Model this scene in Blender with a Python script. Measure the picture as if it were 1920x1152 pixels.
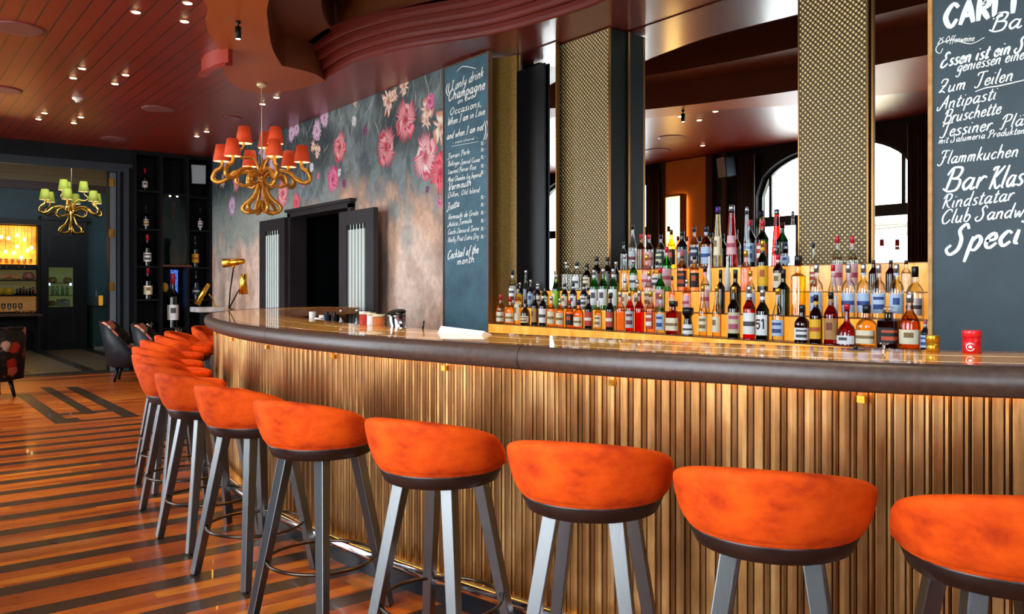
import bpy, bmesh, math, random
import numpy as np
from mathutils import Vector, Matrix
from mathutils.geometry import tessellate_polygon

random.seed(7)
PI = math.pi
SC = bpy.context.scene
COL = SC.collection
for o in list(bpy.data.objects):
    bpy.data.objects.remove(o)

# ------------------------------------------------------------------ camera
YAW = math.radians(37.8)
cam = bpy.data.cameras.new('camera')
cam.sensor_fit = 'HORIZONTAL'
cam.sensor_width = 36.0
cam.lens = 36.0 * 1545 / 1920
cam.shift_y = -36 / 1920
cam.clip_start = 0.05
cam.clip_end = 200
camo = bpy.data.objects.new('camera', cam)
COL.objects.link(camo)
camo.location = (0, 0, 1.40)
camo.rotation_euler = (PI / 2, 0, -YAW)
SC.camera = camo

# ------------------------------------------------------------------ world, exposure
SC.view_settings.view_transform = 'Standard'
SC.view_settings.look = 'None'
SC.view_settings.exposure = 0.34
SC.view_settings.gamma = 1.0
SC.view_settings.use_curve_mapping = False
SC.cycles.use_denoising = True
SC.cycles.max_bounces = 10
SC.cycles.diffuse_bounces = 4
SC.cycles.glossy_bounces = 6
SC.cycles.transmission_bounces = 6
SC.cycles.transparent_max_bounces = 40
SC.cycles.sample_clamp_indirect = 6.0
SC.cycles.caustics_reflective = False
SC.cycles.caustics_refractive = False
world = bpy.data.worlds.new('overcast_sky')
SC.world = world
world.use_nodes = True
wn = world.node_tree.nodes
bg = wn['Background']
bg.inputs[0].default_value = (0.86, 0.93, 1.0, 1)
bg.inputs[1].default_value = 11.0

# daylight portals: they only guide the sampling of the sky through each window of the left wall
def area(name, loc, rot, sx, sy, power, col=(1, 1, 1)):
    l = bpy.data.lights.new(name, 'AREA')
    l.shape = 'RECTANGLE'
    l.size = sx
    l.size_y = sy
    l.energy = power
    l.color = col
    o = bpy.data.objects.new(name, l)
    COL.objects.link(o)
    o.location = loc
    o.rotation_euler = rot
    return o
WIN = [(-3.2, 1), (1.9, 2), (6.97, 3), (12.05, 4)]      # window centres along the left wall
for yc, n in WIN:
    area('window_portal', (-1.06, yc, 1.95), (0, -PI / 2, 0), 3.5, 2.9, 1.0).data.cycles.is_portal = True

# ------------------------------------------------------------------ small maths
def cr(pts, n=8, closed=False):
    """Catmull-Rom through pts (tuples of any length)."""
    P = [np.array(p, float) for p in pts]
    m = len(P)
    out = []
    rng = range(m) if closed else range(m - 1)
    for i in rng:
        if closed:
            a, b, c, d = P[(i - 1) % m], P[i], P[(i + 1) % m], P[(i + 2) % m]
        else:
            b, c = P[i], P[i + 1]
            a = P[i - 1] if i > 0 else 2 * b - c
            d = P[i + 2] if i + 2 < m else 2 * c - b
        for k in range(n):
            t = k / n
            out.append(0.5 * ((2 * b) + (-a + c) * t + (2 * a - 5 * b + 4 * c - d) * t * t + (-a + 3 * b - 3 * c + d) * t ** 3))
    if not closed:
        out.append(P[-1])
    return [tuple(float(v) for v in p) for p in out]

def resample(pts, step):
    P = np.array(pts, float)
    d = np.r_[0, np.cumsum(np.linalg.norm(np.diff(P, axis=0), axis=1))]
    n = max(2, int(round(d[-1] / step)) + 1)
    s = np.linspace(0, d[-1], n)
    return [tuple(float(np.interp(v, d, P[:, k])) for k in range(P.shape[1])) for v in s]

def offset2(pts, w):
    """Offset a plan polyline to its right hand side by w (number or list)."""
    P = np.array(pts, float)[:, :2]
    t = np.gradient(P, axis=0)
    t /= np.linalg.norm(t, axis=1)[:, None]
    nrm = np.stack([t[:, 1], -t[:, 0]], 1)
    w = np.array(w, float)
    if w.ndim == 0:
        w = np.full(len(P), float(w))
    return [tuple(map(float, p)) for p in P + nrm * w[:, None]]

# ------------------------------------------------------------------ mesh builder
class MB:
    def __init__(s):
        s.v, s.f, s.sm, s.mi = [], [], [], []
        s.cur = 0
    def add(s, v, f, smooth=False):
        b = len(s.v)
        s.v += [tuple(map(float, p)) for p in v]
        s.f += [tuple(i + b for i in q) for q in f]
        s.sm += [smooth] * len(f)
        s.mi += [s.cur] * len(f)
        return s
    def box(s, c, d, rz=0, M=None):
        x, y, z = d[0] / 2, d[1] / 2, d[2] / 2
        v = [Vector((i, j, k)) for k in (-z, z) for j in (-y, y) for i in (-x, x)]
        R = Matrix.Rotation(rz, 3, 'Z')
        if M is not None:
            v = [M @ p for p in v]
        else:
            v = [R @ p + Vector(c) for p in v]
        return s.add(v, [(0, 2, 3, 1), (4, 5, 7, 6), (0, 1, 5, 4), (2, 6, 7, 3), (0, 4, 6, 2), (1, 3, 7, 5)])
    def b2(s, lo, hi):
        return s.box([(a + b) / 2 for a, b in zip(lo, hi)], [abs(b - a) for a, b in zip(lo, hi)])
    def grid(s, rows, cu=False, cv=False, smooth=True, flip=False):
        """rows: list of equal-length point rows; cu closes each row, cv closes the set of rows."""
        n, m = len(rows), len(rows[0])
        v = [p for r in rows for p in r]
        f = []
        for i in range(n if cv else n - 1):
            for j in range(m if cu else m - 1):
                a, b = i * m + j, i * m + (j + 1) % m
                c, d = ((i + 1) % n) * m + (j + 1) % m, ((i + 1) % n) * m + j
                f.append((a, d, c, b) if flip else (a, b, c, d))
        return s.add(v, f, smooth)
    def tube(s, path, r, n=8, closed=False, caps=True, sq=1.0, smooth=True, up=None):
        P = [Vector(p) for p in path]
        m = len(P)
        R = r if isinstance(r, (list, tuple)) else [r] * m
        T = []
        for i in range(m):
            a = P[(i - 1) % m] if (closed or i > 0) else P[i]
            b = P[(i + 1) % m] if (closed or i < m - 1) else P[i]
            T.append((b - a).normalized())
        ref = Vector(up) if up else (Vector((0, 0, 1)) if abs(T[0].z) < 0.9 else Vector((1, 0, 0)))
        N = (ref - T[0] * ref.dot(T[0])).normalized()
        rows = []
        for i in range(m):
            N = (N - T[i] * N.dot(T[i])).normalized()
            B = T[i].cross(N)
            rows.append([P[i] + (N * math.cos(2 * PI * k / n + PI / n) + B * sq * math.sin(2 * PI * k / n + PI / n)) * R[i] for k in range(n)])
        b = len(s.v)
        s.grid(rows, cu=True, cv=closed, smooth=smooth)
        if caps and not closed:
            s.f += [tuple(b + k for k in reversed(range(n))), tuple(b + (m - 1) * n + k for k in range(n))]
            s.sm += [False, False]
            s.mi += [s.cur] * 2
        return s
    def lathe(s, prof, n=20, c=(0, 0, 0), M=None, sq=None, smooth=True):
        rows = []
        for r, z in prof:
            row = []
            for k in range(n):
                a = 2 * PI * k / n
                ca, sa = math.cos(a), math.sin(a)
                if sq:      # superellipse section
                    q = (abs(ca) ** sq + abs(sa) ** sq) ** (-1 / sq)
                    ca, sa = ca * q, sa * q
                p = Vector((r * ca, r * sa, z))
                row.append(M @ p if M is not None else p + Vector(c))
            rows.append(row)
        b = len(s.v)
        s.grid(rows, cu=True, smooth=smooth)
        if prof[0][0] > 1e-5:
            s.f.append(tuple(b + k for k in reversed(range(n)))); s.sm.append(False); s.mi.append(s.cur)
        if prof[-1][0] > 1e-5:
            q = b + (len(prof) - 1) * n
            s.f.append(tuple(q + k for k in range(n))); s.sm.append(False); s.mi.append(s.cur)
        return s
    def prism(s, poly, z0, z1):
        n = len(poly)
        v = [(p[0], p[1], z0) for p in poly] + [(p[0], p[1], z1) for p in poly]
        tri = tessellate_polygon([[Vector((p[0], p[1], 0)) for p in poly]])
        f = [tuple(t) for t in tri] + [tuple(i + n for i in t) for t in tri]
        f += [(i, (i + 1) % n, n + (i + 1) % n, n + i) for i in range(n)]
        return s.add(v, f)
    def flat(s, polys, z):
        L = [[Vector((p[0], p[1], 0)) for p in q] for q in polys]
        tri = tessellate_polygon(L)
        v = [(p.x, p.y, z) for q in L for p in q]
        return s.add(v, [tuple(t) for t in tri])
    def build(s, name, mat=None, parent=None, at=None, bevel=0, normals=True, mats=None):
        """at: world point that becomes the object's origin (vertices are given in world space)."""
        me = bpy.data.meshes.new(name)
        off = at
        if parent is not None and off is None and parent.get('_w'):
            off = tuple(parent['_w'])
        v = s.v
        if off is not None:
            v = [(p[0] - off[0], p[1] - off[1], p[2] - off[2]) for p in v]
        me.from_pydata(v, [], s.f)
        me.polygons.foreach_set('use_smooth', s.sm)
        for m in (mats or ([mat] if mat else [])):
            me.materials.append(m)
        if mats:
            me.polygons.foreach_set('material_index', s.mi)
        if normals:
            bm = bmesh.new(); bm.from_mesh(me)
            bmesh.ops.recalc_face_normals(bm, faces=bm.faces)
            bm.to_mesh(me); bm.free()
        me.update()
        o = bpy.data.objects.new(name, me)
        COL.objects.link(o)
        if parent is not None:
            o.parent = parent
            if parent.get('_w'):
                o['_w'] = list(parent['_w'])
        elif at is not None:
            o.location = at
        if bevel:
            bv = o.modifiers.new('bevel', 'BEVEL')
            bv.width = bevel; bv.segments = 2; bv.limit_method = 'ANGLE'; bv.angle_limit = 0.6
        return o

def tag(o, label=None, cat=None, group=None, kind=None):
    if label: o['label'] = label
    if cat: o['category'] = cat
    if group: o['group'] = group
    if kind: o['kind'] = kind
    return o

def thing(name, label, cat, loc=(0, 0, 0), rz=0, group=None, world=False):
    o = bpy.data.objects.new(name, None)
    o.empty_display_size = 0.1
    COL.objects.link(o)
    o.location = loc
    o.rotation_euler = (0, 0, rz)
    if world:
        o['_w'] = list(loc)      # children are given in world space
    return tag(o, label, cat, group)

KIDS = {}
def copy_tree(o, parent=None):
    c = o.copy()
    COL.objects.link(c)
    c.parent = parent
    for ch in list(o.children):
        copy_tree(ch, c)
    return c

def struct(name, mb, mat, **k):
    return tag(mb.build(name, mat, **k), kind='structure')

# ------------------------------------------------------------------ materials
def lin(h):
    h = h.lstrip('#')
    c = [int(h[i:i + 2], 16) / 255 for i in (0, 2, 4)]
    return tuple(x / 12.92 if x <= 0.04045 else ((x + 0.055) / 1.055) ** 2.4 for x in c) + (1,)

def mat(name, col, rough=0.5, metal=0.0, coat=0.0, sheen=0.0, em=None, es=0.0, spec=0.5):
    m = bpy.data.materials.new(name)
    m.use_nodes = True
    p = m.node_tree.nodes['Principled BSDF']
    p.inputs['Base Color'].default_value = lin(col)
    p.inputs['Roughness'].default_value = rough
    p.inputs['Metallic'].default_value = metal
    p.inputs['Specular IOR Level'].default_value = spec
    if coat:
        p.inputs['Coat Weight'].default_value = coat
        p.inputs['Coat Roughness'].default_value = 0.03
    if sheen:
        p.inputs['Sheen Weight'].default_value = sheen
        p.inputs['Sheen Roughness'].default_value = 0.35
    if em:
        p.inputs['Emission Color'].default_value = lin(em)
        p.inputs['Emission Strength'].default_value = es
    return m

class NT:
    def __init__(s, m):
        s.t = m.node_tree
        s.p = s.t.nodes['Principled BSDF']
    def n(s, typ, **k):
        x = s.t.nodes.new(typ)
        for a, v in k.items():
            setattr(x, a, v)
        return x
    def link(s, a, b): s.t.links.new(a, b)
    def coord(s, kind='Object'):
        return s.n('ShaderNodeTexCoord').outputs[kind]
    def pos(s):
        return s.n('ShaderNodeNewGeometry').outputs['Position']
    def sep(s, v):
        x = s.n('ShaderNodeSeparateXYZ'); s.link(v, x.inputs[0]); return x.outputs
    def mapping(s, v, scale=(1, 1, 1), rot=(0, 0, 0)):
        x = s.n('ShaderNodeMapping'); s.link(v, x.inputs[0])
        x.inputs['Scale'].default_value = scale; x.inputs['Rotation'].default_value = rot
        return x.outputs[0]
    def noise(s, v, scale=5, detail=4, rough=0.55):
        x = s.n('ShaderNodeTexNoise'); s.link(v, x.inputs['Vector'])
        x.inputs['Scale'].default_value = scale; x.inputs['Detail'].default_value = detail; x.inputs['Roughness'].default_value = rough
        return x.outputs[0]
    def ramp(s, f, stops):
        x = s.n('ShaderNodeValToRGB'); s.link(f, x.inputs[0])
        e = x.color_ramp.elements
        while len(e) < len(stops): e.new(0.5)
        for i, (p, c) in enumerate(stops):
            e[i].position = p; e[i].color = lin(c) if isinstance(c, str) else (c, c, c, 1)
        return x.outputs[0]
    def m(s, op, a, b=0.0, c=None):
        x = s.n('ShaderNodeMath', operation=op)
        for i, v in enumerate([a, b] + ([c] if c is not None else [])):
            if isinstance(v, (int, float)): x.inputs[i].default_value = v
            else: s.link(v, x.inputs[i])
        return x.outputs[0]
    def mix(s, f, a, b, typ='MIX'):
        x = s.n('ShaderNodeMix', data_type='RGBA', blend_type=typ)
        for i, v in ((0, f), (6, a), (7, b)):
            if isinstance(v, (int, float)): x.inputs[i].default_value = v
            elif isinstance(v, str): x.inputs[i].default_value = lin(v)
            else: s.link(v, x.inputs[i])
        return x.outputs[2]
    def bump(s, h, strength=0.3, dist=0.01):
        x = s.n('ShaderNodeBump'); s.link(h, x.inputs['Height'])
        x.inputs['Strength'].default_value = strength; x.inputs['Distance'].default_value = dist
        s.link(x.outputs[0], s.p.inputs['Normal'])
    def base(s, c): s.link(c, s.p.inputs['Base Color'])

def noisy(name, c1, c2, scale=6, stretch=(1, 1, 1), bump=0.0, detail=5, lo=0.35, hi=0.65, **k):
    m = mat(name, c1, **k)
    t = NT(m)
    f = t.noise(t.mapping(t.coord(), stretch), scale, detail)
    t.base(t.ramp(f, [(lo, c1), (hi, c2)]))
    if bump: t.bump(f, bump, 0.004)
    return m

def glass(name, tint, gloss=0.12, rough=0.02):
    """thin clear glass: tinted see-through plus a sharp surface reflection"""
    m = bpy.data.materials.new(name)
    m.use_nodes = True
    t = m.node_tree
    t.nodes.remove(t.nodes['Principled BSDF'])
    o = t.nodes['Material Output']
    tr = t.nodes.new('ShaderNodeBsdfTransparent'); tr.inputs[0].default_value = lin(tint)
    gl = t.nodes.new('ShaderNodeBsdfGlossy'); gl.inputs['Roughness'].default_value = rough
    lw = t.nodes.new('ShaderNodeLayerWeight'); lw.inputs[0].default_value = 0.25
    mp = t.nodes.new('ShaderNodeMath'); mp.operation = 'MULTIPLY_ADD'
    mp.inputs[1].default_value = 0.75; mp.inputs[2].default_value = gloss * 0.4
    mx = t.nodes.new('ShaderNodeMixShader')
    t.links.new(lw.outputs['Fresnel'], mp.inputs[0])
    t.links.new(mp.outputs[0], mx.inputs[0])
    t.links.new(tr.outputs[0], mx.inputs[1]); t.links.new(gl.outputs[0], mx.inputs[2])
    t.links.new(mx.outputs[0], o.inputs[0])
    return m

def emit(name, col, s):
    return mat(name, col, em=col, es=s)

M = {}
M['black'] = mat('black_lacquer', '#0b0c0e', 0.4, spec=0.25)
M['darkwall'] = noisy('dark_blue_paint', '#0b1014', '#10161b', 3, rough=0.5, spec=0.25)
M['teal'] = noisy('teal_paint', '#0f3a42', '#15464e', 2, rough=0.5)
M['cabinet'] = noisy('black_stained_wood', '#0a0a0c', '#111214', 8, (1, 1, 8), rough=0.5, spec=0.2)
M['brass'] = noisy('brushed_brass', '#c8962e', '#e0b24a', 30, rough=0.25, metal=1.0)
M['chrome'] = mat('chrome', '#d9dade', 0.12, 1.0)
M['steel'] = mat('dark_steel', '#3a3d42', 0.3, 1.0)
M['white'] = mat('white_ceramic', '#ecebe6', 0.3)
M['paper'] = mat('white_paper', '#f6f5f0', 0.7)
M['marble'] = noisy('white_marble', '#e2e0dc', '#bdbab6', 5, rough=0.2)
M['mirror'] = mat('mirror_glass', '#e4e4e2', 0.0, 1.0)
M['bronze_edge'] = mat('bronze_edge', '#8a6338', 0.3, 0.9)
M['speaker'] = mat('grey_plastic', '#8f979c', 0.5)
M['grille'] = mat('pale_grille', '#8a5a5a', 0.5)
M['curtain'] = noisy('brown_velvet', '#2a1a10', '#3b2616', 6, (6, 6, 0.5), rough=0.85, sheen=0.4)

# orange velvet with brushed nap
m = mat('orange_velvet', '#d8470a', 0.8, sheen=0.25, spec=0.15)
t = NT(m)
f = t.noise(t.mapping(t.coord(), (1, 1, 1.6)), 7, 5, 0.6)
t.base(t.ramp(f, [(0.36, '#982604'), (0.5, '#bd3c02'), (0.66, '#d24a04')]))
t.p.inputs['Sheen Tint'].default_value = lin('#ff6a10')
t.bump(t.noise(t.coord(), 260, 2), 0.12, 0.002)
M['velvet'] = m

m = mat('black_stained_oak', '#15181b', 0.36, spec=1.0, coat=0.7)
m.node_tree.nodes['Principled BSDF'].inputs['Coat Roughness'].default_value = 0.32
m.node_tree.nodes['Principled BSDF'].inputs['Coat IOR'].default_value = 1.8
t = NT(m)
f = t.noise(t.mapping(t.coord(), (30, 30, 2)), 4, 5)
t.base(t.ramp(f, [(0.35, '#050607'), (0.7, '#12181c')]))
t.bump(f, 0.25, 0.002)
M['leg'] = m
M['ring'] = noisy('wenge_ring', '#140a08', '#22130f', 12, (1, 1, 6), rough=0.38)
M['footring'] = mat('bronzed_steel', '#4a4038', 0.3, 1.0)

# copper panel with patina
m = mat('aged_copper', '#a8743a', 0.30, 0.92)
t = NT(m)
pz = t.pos()
f = t.noise(t.mapping(pz, (1, 1, 0.35)), 5, 6, 0.6)
f2 = t.noise(t.mapping(pz, (14, 14, 2)), 3, 4, 0.6)
c = t.ramp(f, [(0.3, '#6c4828'), (0.5, '#94683a'), (0.7, '#ba905c')])
c = t.mix(t.ramp(f2, [(0.45, 0.0), (0.75, 0.4)]), c, '#5a3a26')
t.base(c)
r = t.ramp(f2, [(0.3, 0.30), (0.7, 0.48)])
t.link(r, t.p.inputs['Roughness'])
M['copper'] = m

# bar top woods
m = mat('varnished_golden_wood', '#b87a34', 0.5, coat=0.8, spec=0.2)
t = NT(m)
f = t.noise(t.mapping(t.pos(), (5, 0.6, 1)), 6, 6, 0.6)
t.base(t.ramp(f, [(0.3, '#e09434'), (0.5, '#f2ac48'), (0.7, '#fac060')]))
M['bartop'] = m
M['barbrown'] = noisy('varnished_brown_wood', '#a4602c', '#c07e40', 8, (4, 1, 1), rough=0.5, coat=0.8, spec=0.2)
M['inlay'] = noisy('pale_inlay_wood', '#ffc860', '#ffd884', 8, rough=0.2, coat=0.9)
M['bullnose'] = noisy('dark_leather_edge', '#3a2a22', '#4a362c', 40, rough=0.38, bump=0.15)

# backlit onyx steps
def backlit(name, s, c1='#d87c10', c2='#ffbc50'):
    m = mat(name, '#c98a3a', 0.25)
    t = NT(m)
    f = t.noise(t.mapping(t.pos(), (1, 3, 1.2)), 2.2, 6, 0.6)
    c = t.ramp(f, [(0.3, c1), (0.55, '#ee9a2a'), (0.75, c2)])
    t.link(c, t.p.inputs['Emission Color'])
    t.p.inputs['Emission Strength'].default_value = s
    t.base(t.ramp(f, [(0.3, '#a8702c'), (0.7, '#d0a05a')]))
    return m
M['onyx'] = backlit('backlit_amber_onyx', 0.85)
M['shelfedge'] = mat('bronze_shelf_edge', '#6a4526', 0.35, 0.6)

# woven metal mesh of the pillars
m = mat('woven_brass_mesh', '#a08654', 0.30, 0.6)
t = NT(m)
x, y, z = t.sep(t.pos())
u = t.m('SINE', t.m('MULTIPLY', t.m('ADD', t.m('MULTIPLY', y, 1.0), z), 2 * PI / 0.040))
v = t.m('SINE', t.m('MULTIPLY', t.m('SUBTRACT', t.m('MULTIPLY', y, 1.0), z), 2 * PI / 0.040))
h = t.m('MULTIPLY', t.m('ADD', u, 1.0), t.m('ADD', v, 1.0))
h = t.m('MULTIPLY', h, 0.25)
t.base(t.ramp(h, [(0.03, '#1c1206'), (0.16, '#a87c34'), (0.4, '#dcb868'), (0.75, '#fff2cc')]))  # pale cream tops paint the glints of the weave into the colour
t.link(t.ramp(h, [(0.05, 0.0), (0.3, 0.15)]), t.p.inputs['Metallic'])
t.bump(h, 1.0, 0.010)
M['mesh'] = m

# chalkboard
def board(name, c1, c2):
    m = mat(name, c1, 0.55)
    t = NT(m)
    f = t.noise(t.mapping(t.pos(), (1, 1, 1)), 2.3, 7, 0.62)
    t.base(t.ramp(f, [(0.35, c1), (0.7, c2)]))
    return m
M['board'] = board('slate_board', '#2c3b42', '#3a4c54')
M['boardblue'] = board('blue_slate_board', '#274a5a', '#45707f')
M['chalk'] = mat('white_chalk', '#eef1ea', 0.9)

# floor: dark strips let into warm boards
m = mat('inlaid_parquet', '#a8521c', 0.36, coat=0.08, spec=0.35)
t = NT(m)
pp = t.pos()
x, y, z = t.sep(pp)
def inside(v, a, b):
    return t.m('MULTIPLY', t.m('GREATER_THAN', v, a), t.m('LESS_THAN', v, b))
def both(a, b): return t.m('MULTIPLY', a, b)
def either(*q):
    r = q[0]
    for k in q[1:]: r = t.m('MAXIMUM', r, k)
    return r
fr = t.m('FRACT', t.m('DIVIDE', t.m('SUBTRACT', y, 4.43 - 0.0625 - 0.355 * 30), 0.355))
lines = both(t.m('LESS_THAN', fr, 0.125 / 0.355), t.m('LESS_THAN', y, 9.38))
ls2 = both(inside(y, 9.80, 9.88), t.m('LESS_THAN', x, 1.0))
ls3 = both(inside(y, 10.2, 10.28), t.m('LESS_THAN', x, 0.95))
us = either(both(inside(x, 1.48, 1.63), inside(y, 9.55, 12.5)), both(inside(x, 1.85, 1.98), inside(y, 10.1, 13.2)),
            both(inside(x, 2.14, 2.30), inside(y, 9.55, 13.0)), both(inside(y, 10.15, 10.33), inside(x, 1.5, 2.25)),
            both(inside(y, 9.55, 9.68), inside(x, 1.5, 2.2)), both(inside(y, 9.55, 9.9), inside(x, 1.5, 1.74)),
            both(inside(y, 14.75, 15.2), inside(x, -1.0, 5.0)), both(inside(y, 14.2, 14.32), inside(x, -1.0, 5.0)))
dark = either(lines, us, ls2, ls3)
# boards
bw = 0.0767
ib = t.m('FLOOR', t.m('DIVIDE', y, bw))
wn1 = t.n('ShaderNodeTexWhiteNoise', noise_dimensions='2D')
seg = t.m('FLOOR', t.m('ADD', t.m('DIVIDE', x, 0.9), t.m('MULTIPLY', ib, 0.37)))
cmb = t.n('ShaderNodeCombineXYZ'); t.link(ib, cmb.inputs[0]); t.link(seg, cmb.inputs[1])
t.link(cmb.outputs[0], wn1.inputs['Vector'])
gr = t.noise(t.mapping(pp, (1.2, 9, 1)), 6, 6, 0.62)
v1 = t.m('ADD', t.m('MULTIPLY', wn1.outputs[0], 0.5), t.m('MULTIPLY', gr, 0.6))
warm = t.ramp(v1, [(0.2, '#6c280a'), (0.5, '#a2480f'), (0.72, '#ba5e12'), (0.95, '#d48420')])
wear = t.noise(pp, 1.1, 4)
warm = t.mix(t.ramp(wear, [(0.55, 0.0), (0.85, 0.5)]), warm, '#c98a4c')
drk = t.ramp(gr, [(0.3, '#2c1d14'), (0.7, '#43301f')])
t.base(t.mix(dark, warm, drk))
t.link(t.ramp(gr, [(0.3, 0.25), (0.7, 0.42)]), t.p.inputs['Roughness'])
t.bump(gr, 0.08, 0.004)
M['floor'] = m

# next room's floor : cream and dark strips crossed by a diagonal band
m = mat('striped_floor', '#b49a72', 0.35)
t = NT(m)
x, y, z = t.sep(t.pos())
a = t.m('LESS_THAN', t.m('FRACT', t.m('DIVIDE', y, 0.34)), 0.42)
b = t.m('LESS_THAN', t.m('FRACT', t.m('DIVIDE', t.m('ADD', x, 0.05), 0.95)), 0.2)
t.base(t.mix(t.m('MAXIMUM', a, b), '#a08862', '#1f1a16'))
M['floor_far'] = m

# ceiling: glossy red-brown boards
def ceilmat(name, c1, c2, boards, rough, coat=0.5):
    m = mat(name, c1, rough, coat=coat)
    m.node_tree.nodes['Principled BSDF'].inputs['Coat Roughness'].default_value = 0.36
    t = NT(m)
    pp = t.pos()
    f = t.noise(pp, 0.7, 3)
    c = t.ramp(f, [(0.35, c1), (0.65, c2)])
    if boards:
        x, y, z = t.sep(pp)
        fr = t.m('FRACT', t.m('DIVIDE', x, 0.1415))
        g = t.m('MULTIPLY', t.m('LESS_THAN', fr, 0.085), t.m('LESS_THAN', x, 3.35))
        c = t.mix(g, c, '#120302')
        hgt = t.m('SUBTRACT', 1.0, g)
        t.bump(hgt, 0.8, 0.012)
        t.link(t.p.inputs['Normal'].links[0].from_socket, t.p.inputs['Coat Normal'])
    t.base(c)
    return m
M['ceil'] = ceilmat('red_brown_boards', '#7a1f0e', '#8c2a12', True, 0.34, 0.6)
M['soffit'] = ceilmat('orange_brown_soffit', '#a0480f', '#ac5414', False, 0.42, 0.12)
M['redgloss'] = ceilmat('dark_red_gloss', '#74221a', '#842a20', False, 0.16, 0.8)
M['mould'] = ceilmat('oxblood_moulding', '#601810', '#6e1e12', False, 0.45, 0.0)
M['tray'] = ceilmat('brown_tray', '#6a3416', '#763c1a', False, 0.45, 0.1)
M['deep'] = ceilmat('dark_brown_gloss', '#1c1410', '#281c14', False, 0.3)

# ================================================================== THE SETTING
ZC = 3.75
XW = -0.80          # window wall
XM = 4.82           # flowered wall
YB = 15.10          # back wall with the opening
YN = -4.6           # wall behind the camera

struct('floor', MB().b2((XW - 0.3, YN - 0.1, -0.08), (5.7, 15.25, 0.0)), M['floor'])
struct('floor', MB().b2((0.2, 15.25, -0.08), (4.6, 21.4, 0.0)), M['floor_far'])

# ring-shaped soffit (canopy) that follows the bar, with a deep recess inside
A_left = cr([(0.9, -1.2), (1.7, 1.6), (2.1, 3.9), (2.22, 5.3), (2.55, 6.53), (2.75, 7.05), (3.07, 7.76), (3.39, 8.31)], 6)
A_tip = cr([(3.39, 8.31), (3.60, 8.34), (3.82, 8.42), (4.03, 8.62)], 4)
A_right = cr([(4.03, 8.62), (3.97, 7.75), (4.12, 7.03), (4.52, 6.17), (4.68, 5.43), (4.72, 4.9), (4.64, 4.1), (4.45, 2.8), (4.32, 1.0), (4.3, -1.2)], 6)
A = A_left + A_tip[1:] + A_right[1:]
G_left = cr([(0.0, -1.2), (0.3, 2.4), (0.70, 4.9), (1.45, 5.9), (2.14, 6.85), (2.32, 7.39), (2.55, 7.9), (2.83, 8.37), (3.02, 9.0), (3.41, 9.56), (3.70, 9.60), (3.93, 9.2), (4.03, 8.62)], 6)
G = G_left + A_right[1:]
outer = [(XW, YN), (5.7, YN), (5.7, 15.3), (XW, 15.3)]
struct('ceiling', MB().flat([outer, G], ZC), M['ceil'])
ring = MB().flat([G_left + list(reversed(A_left + A_tip[1:-1]))], ZC - 0.02)
ring.grid([[(x, y, ZC - 0.02) for x, y in G_left], [(x, y, ZC + 0.01) for x, y in G_left]], smooth=False)
struct('trim_1', ring, M['soffit'])
# small stepped cornice on the outer edge of the soffit
st = cr([(2.70, 8.02), (2.66, 8.10), (2.62, 8.24), (2.60, 8.44), (2.63, 8.66)], 6)
prof = [(0.04, 0.0), (0.04, -0.15), (0.0, -0.175), (-0.005, -0.19), (0.02, -0.19), (0.10, -0.17), (0.10, 0.0)]
L = [offset2(st, w) for w, _ in prof]
rows = [[(L[k][i][0], L[k][i][1], ZC + prof[k][1]) for k in range(len(prof))] for i in range(len(st))]
mb = MB().grid(rows, cu=True, smooth=False)
mb.add(rows[0], [tuple(range(len(prof)))]); mb.add(rows[-1], [tuple(range(len(prof)))])
struct('trim_2', mb, mat('pink_red_paint', '#a83a30', 0.4))
# recess: plain fascia on the left, stepped mouldings on the right
fas = MB().grid([[(x, y, ZC - 0.02) for x, y in A_left + A_tip[1:]], [(x, y, 4.05) for x, y in A_left + A_tip[1:]]], smooth=True)
struct('trim_3', fas, M['tray'])
steps = []
for k in range(4):
    w0, z0 = 0.065 * k, ZC + 0.075 * k
    steps += [(w0, z0 + 0.0), (w0 + 0.018, z0 - 0.012), (w0 + 0.03, z0 + 0.0), (w0 + 0.034, z0 + 0.03), (w0 + 0.034, z0 + 0.075)]
steps += [(0.30, 4.05)]
L = [offset2(A_right, w) for w, _ in steps]
rows = [[(L[k][i][0], L[k][i][1], steps[k][1]) for i in range(len(A_right))] for k in range(len(steps))]
struct('trim_4', MB().grid(rows, smooth=False), M['mould'])
Bl = cr([(1.9, -1.0), (2.5, 2.0), (2.75, 4.2), (2.90, 5.6), (3.2, 6.9), (3.55, 7.6), (3.85, 8.0)], 6)
Br = cr([(3.85, 8.0), (3.80, 7.4), (3.95, 6.8), (4.3, 5.8), (4.40, 4.9), (4.3, 3.8), (4.1, 2.6), (4.0, 1.0), (3.98, -1.0)], 6)
Bp = Bl + Br[1:]
struct('trim_5', MB().flat([A, Bp], 4.05).grid([[(x, y, 4.05) for x, y in Bp], [(x, y, 4.4) for x, y in Bp]], cu=True, smooth=True), M['tray'])
struct('ceiling', MB().b2((0.5, -1.3, 4.4), (5.0, 9.0, 4.45)), M['deep'])
# gloss band between the mouldings and the back bar
gb = [(x, y) for x, y in A_right if y < 6.6]
gl = gb + [(5.62, -1.2), (5.62, 6.9), (4.84, 6.9)]
struct('trim_6', MB().flat([gl], ZC - 0.006), M['redgloss'])

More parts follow.
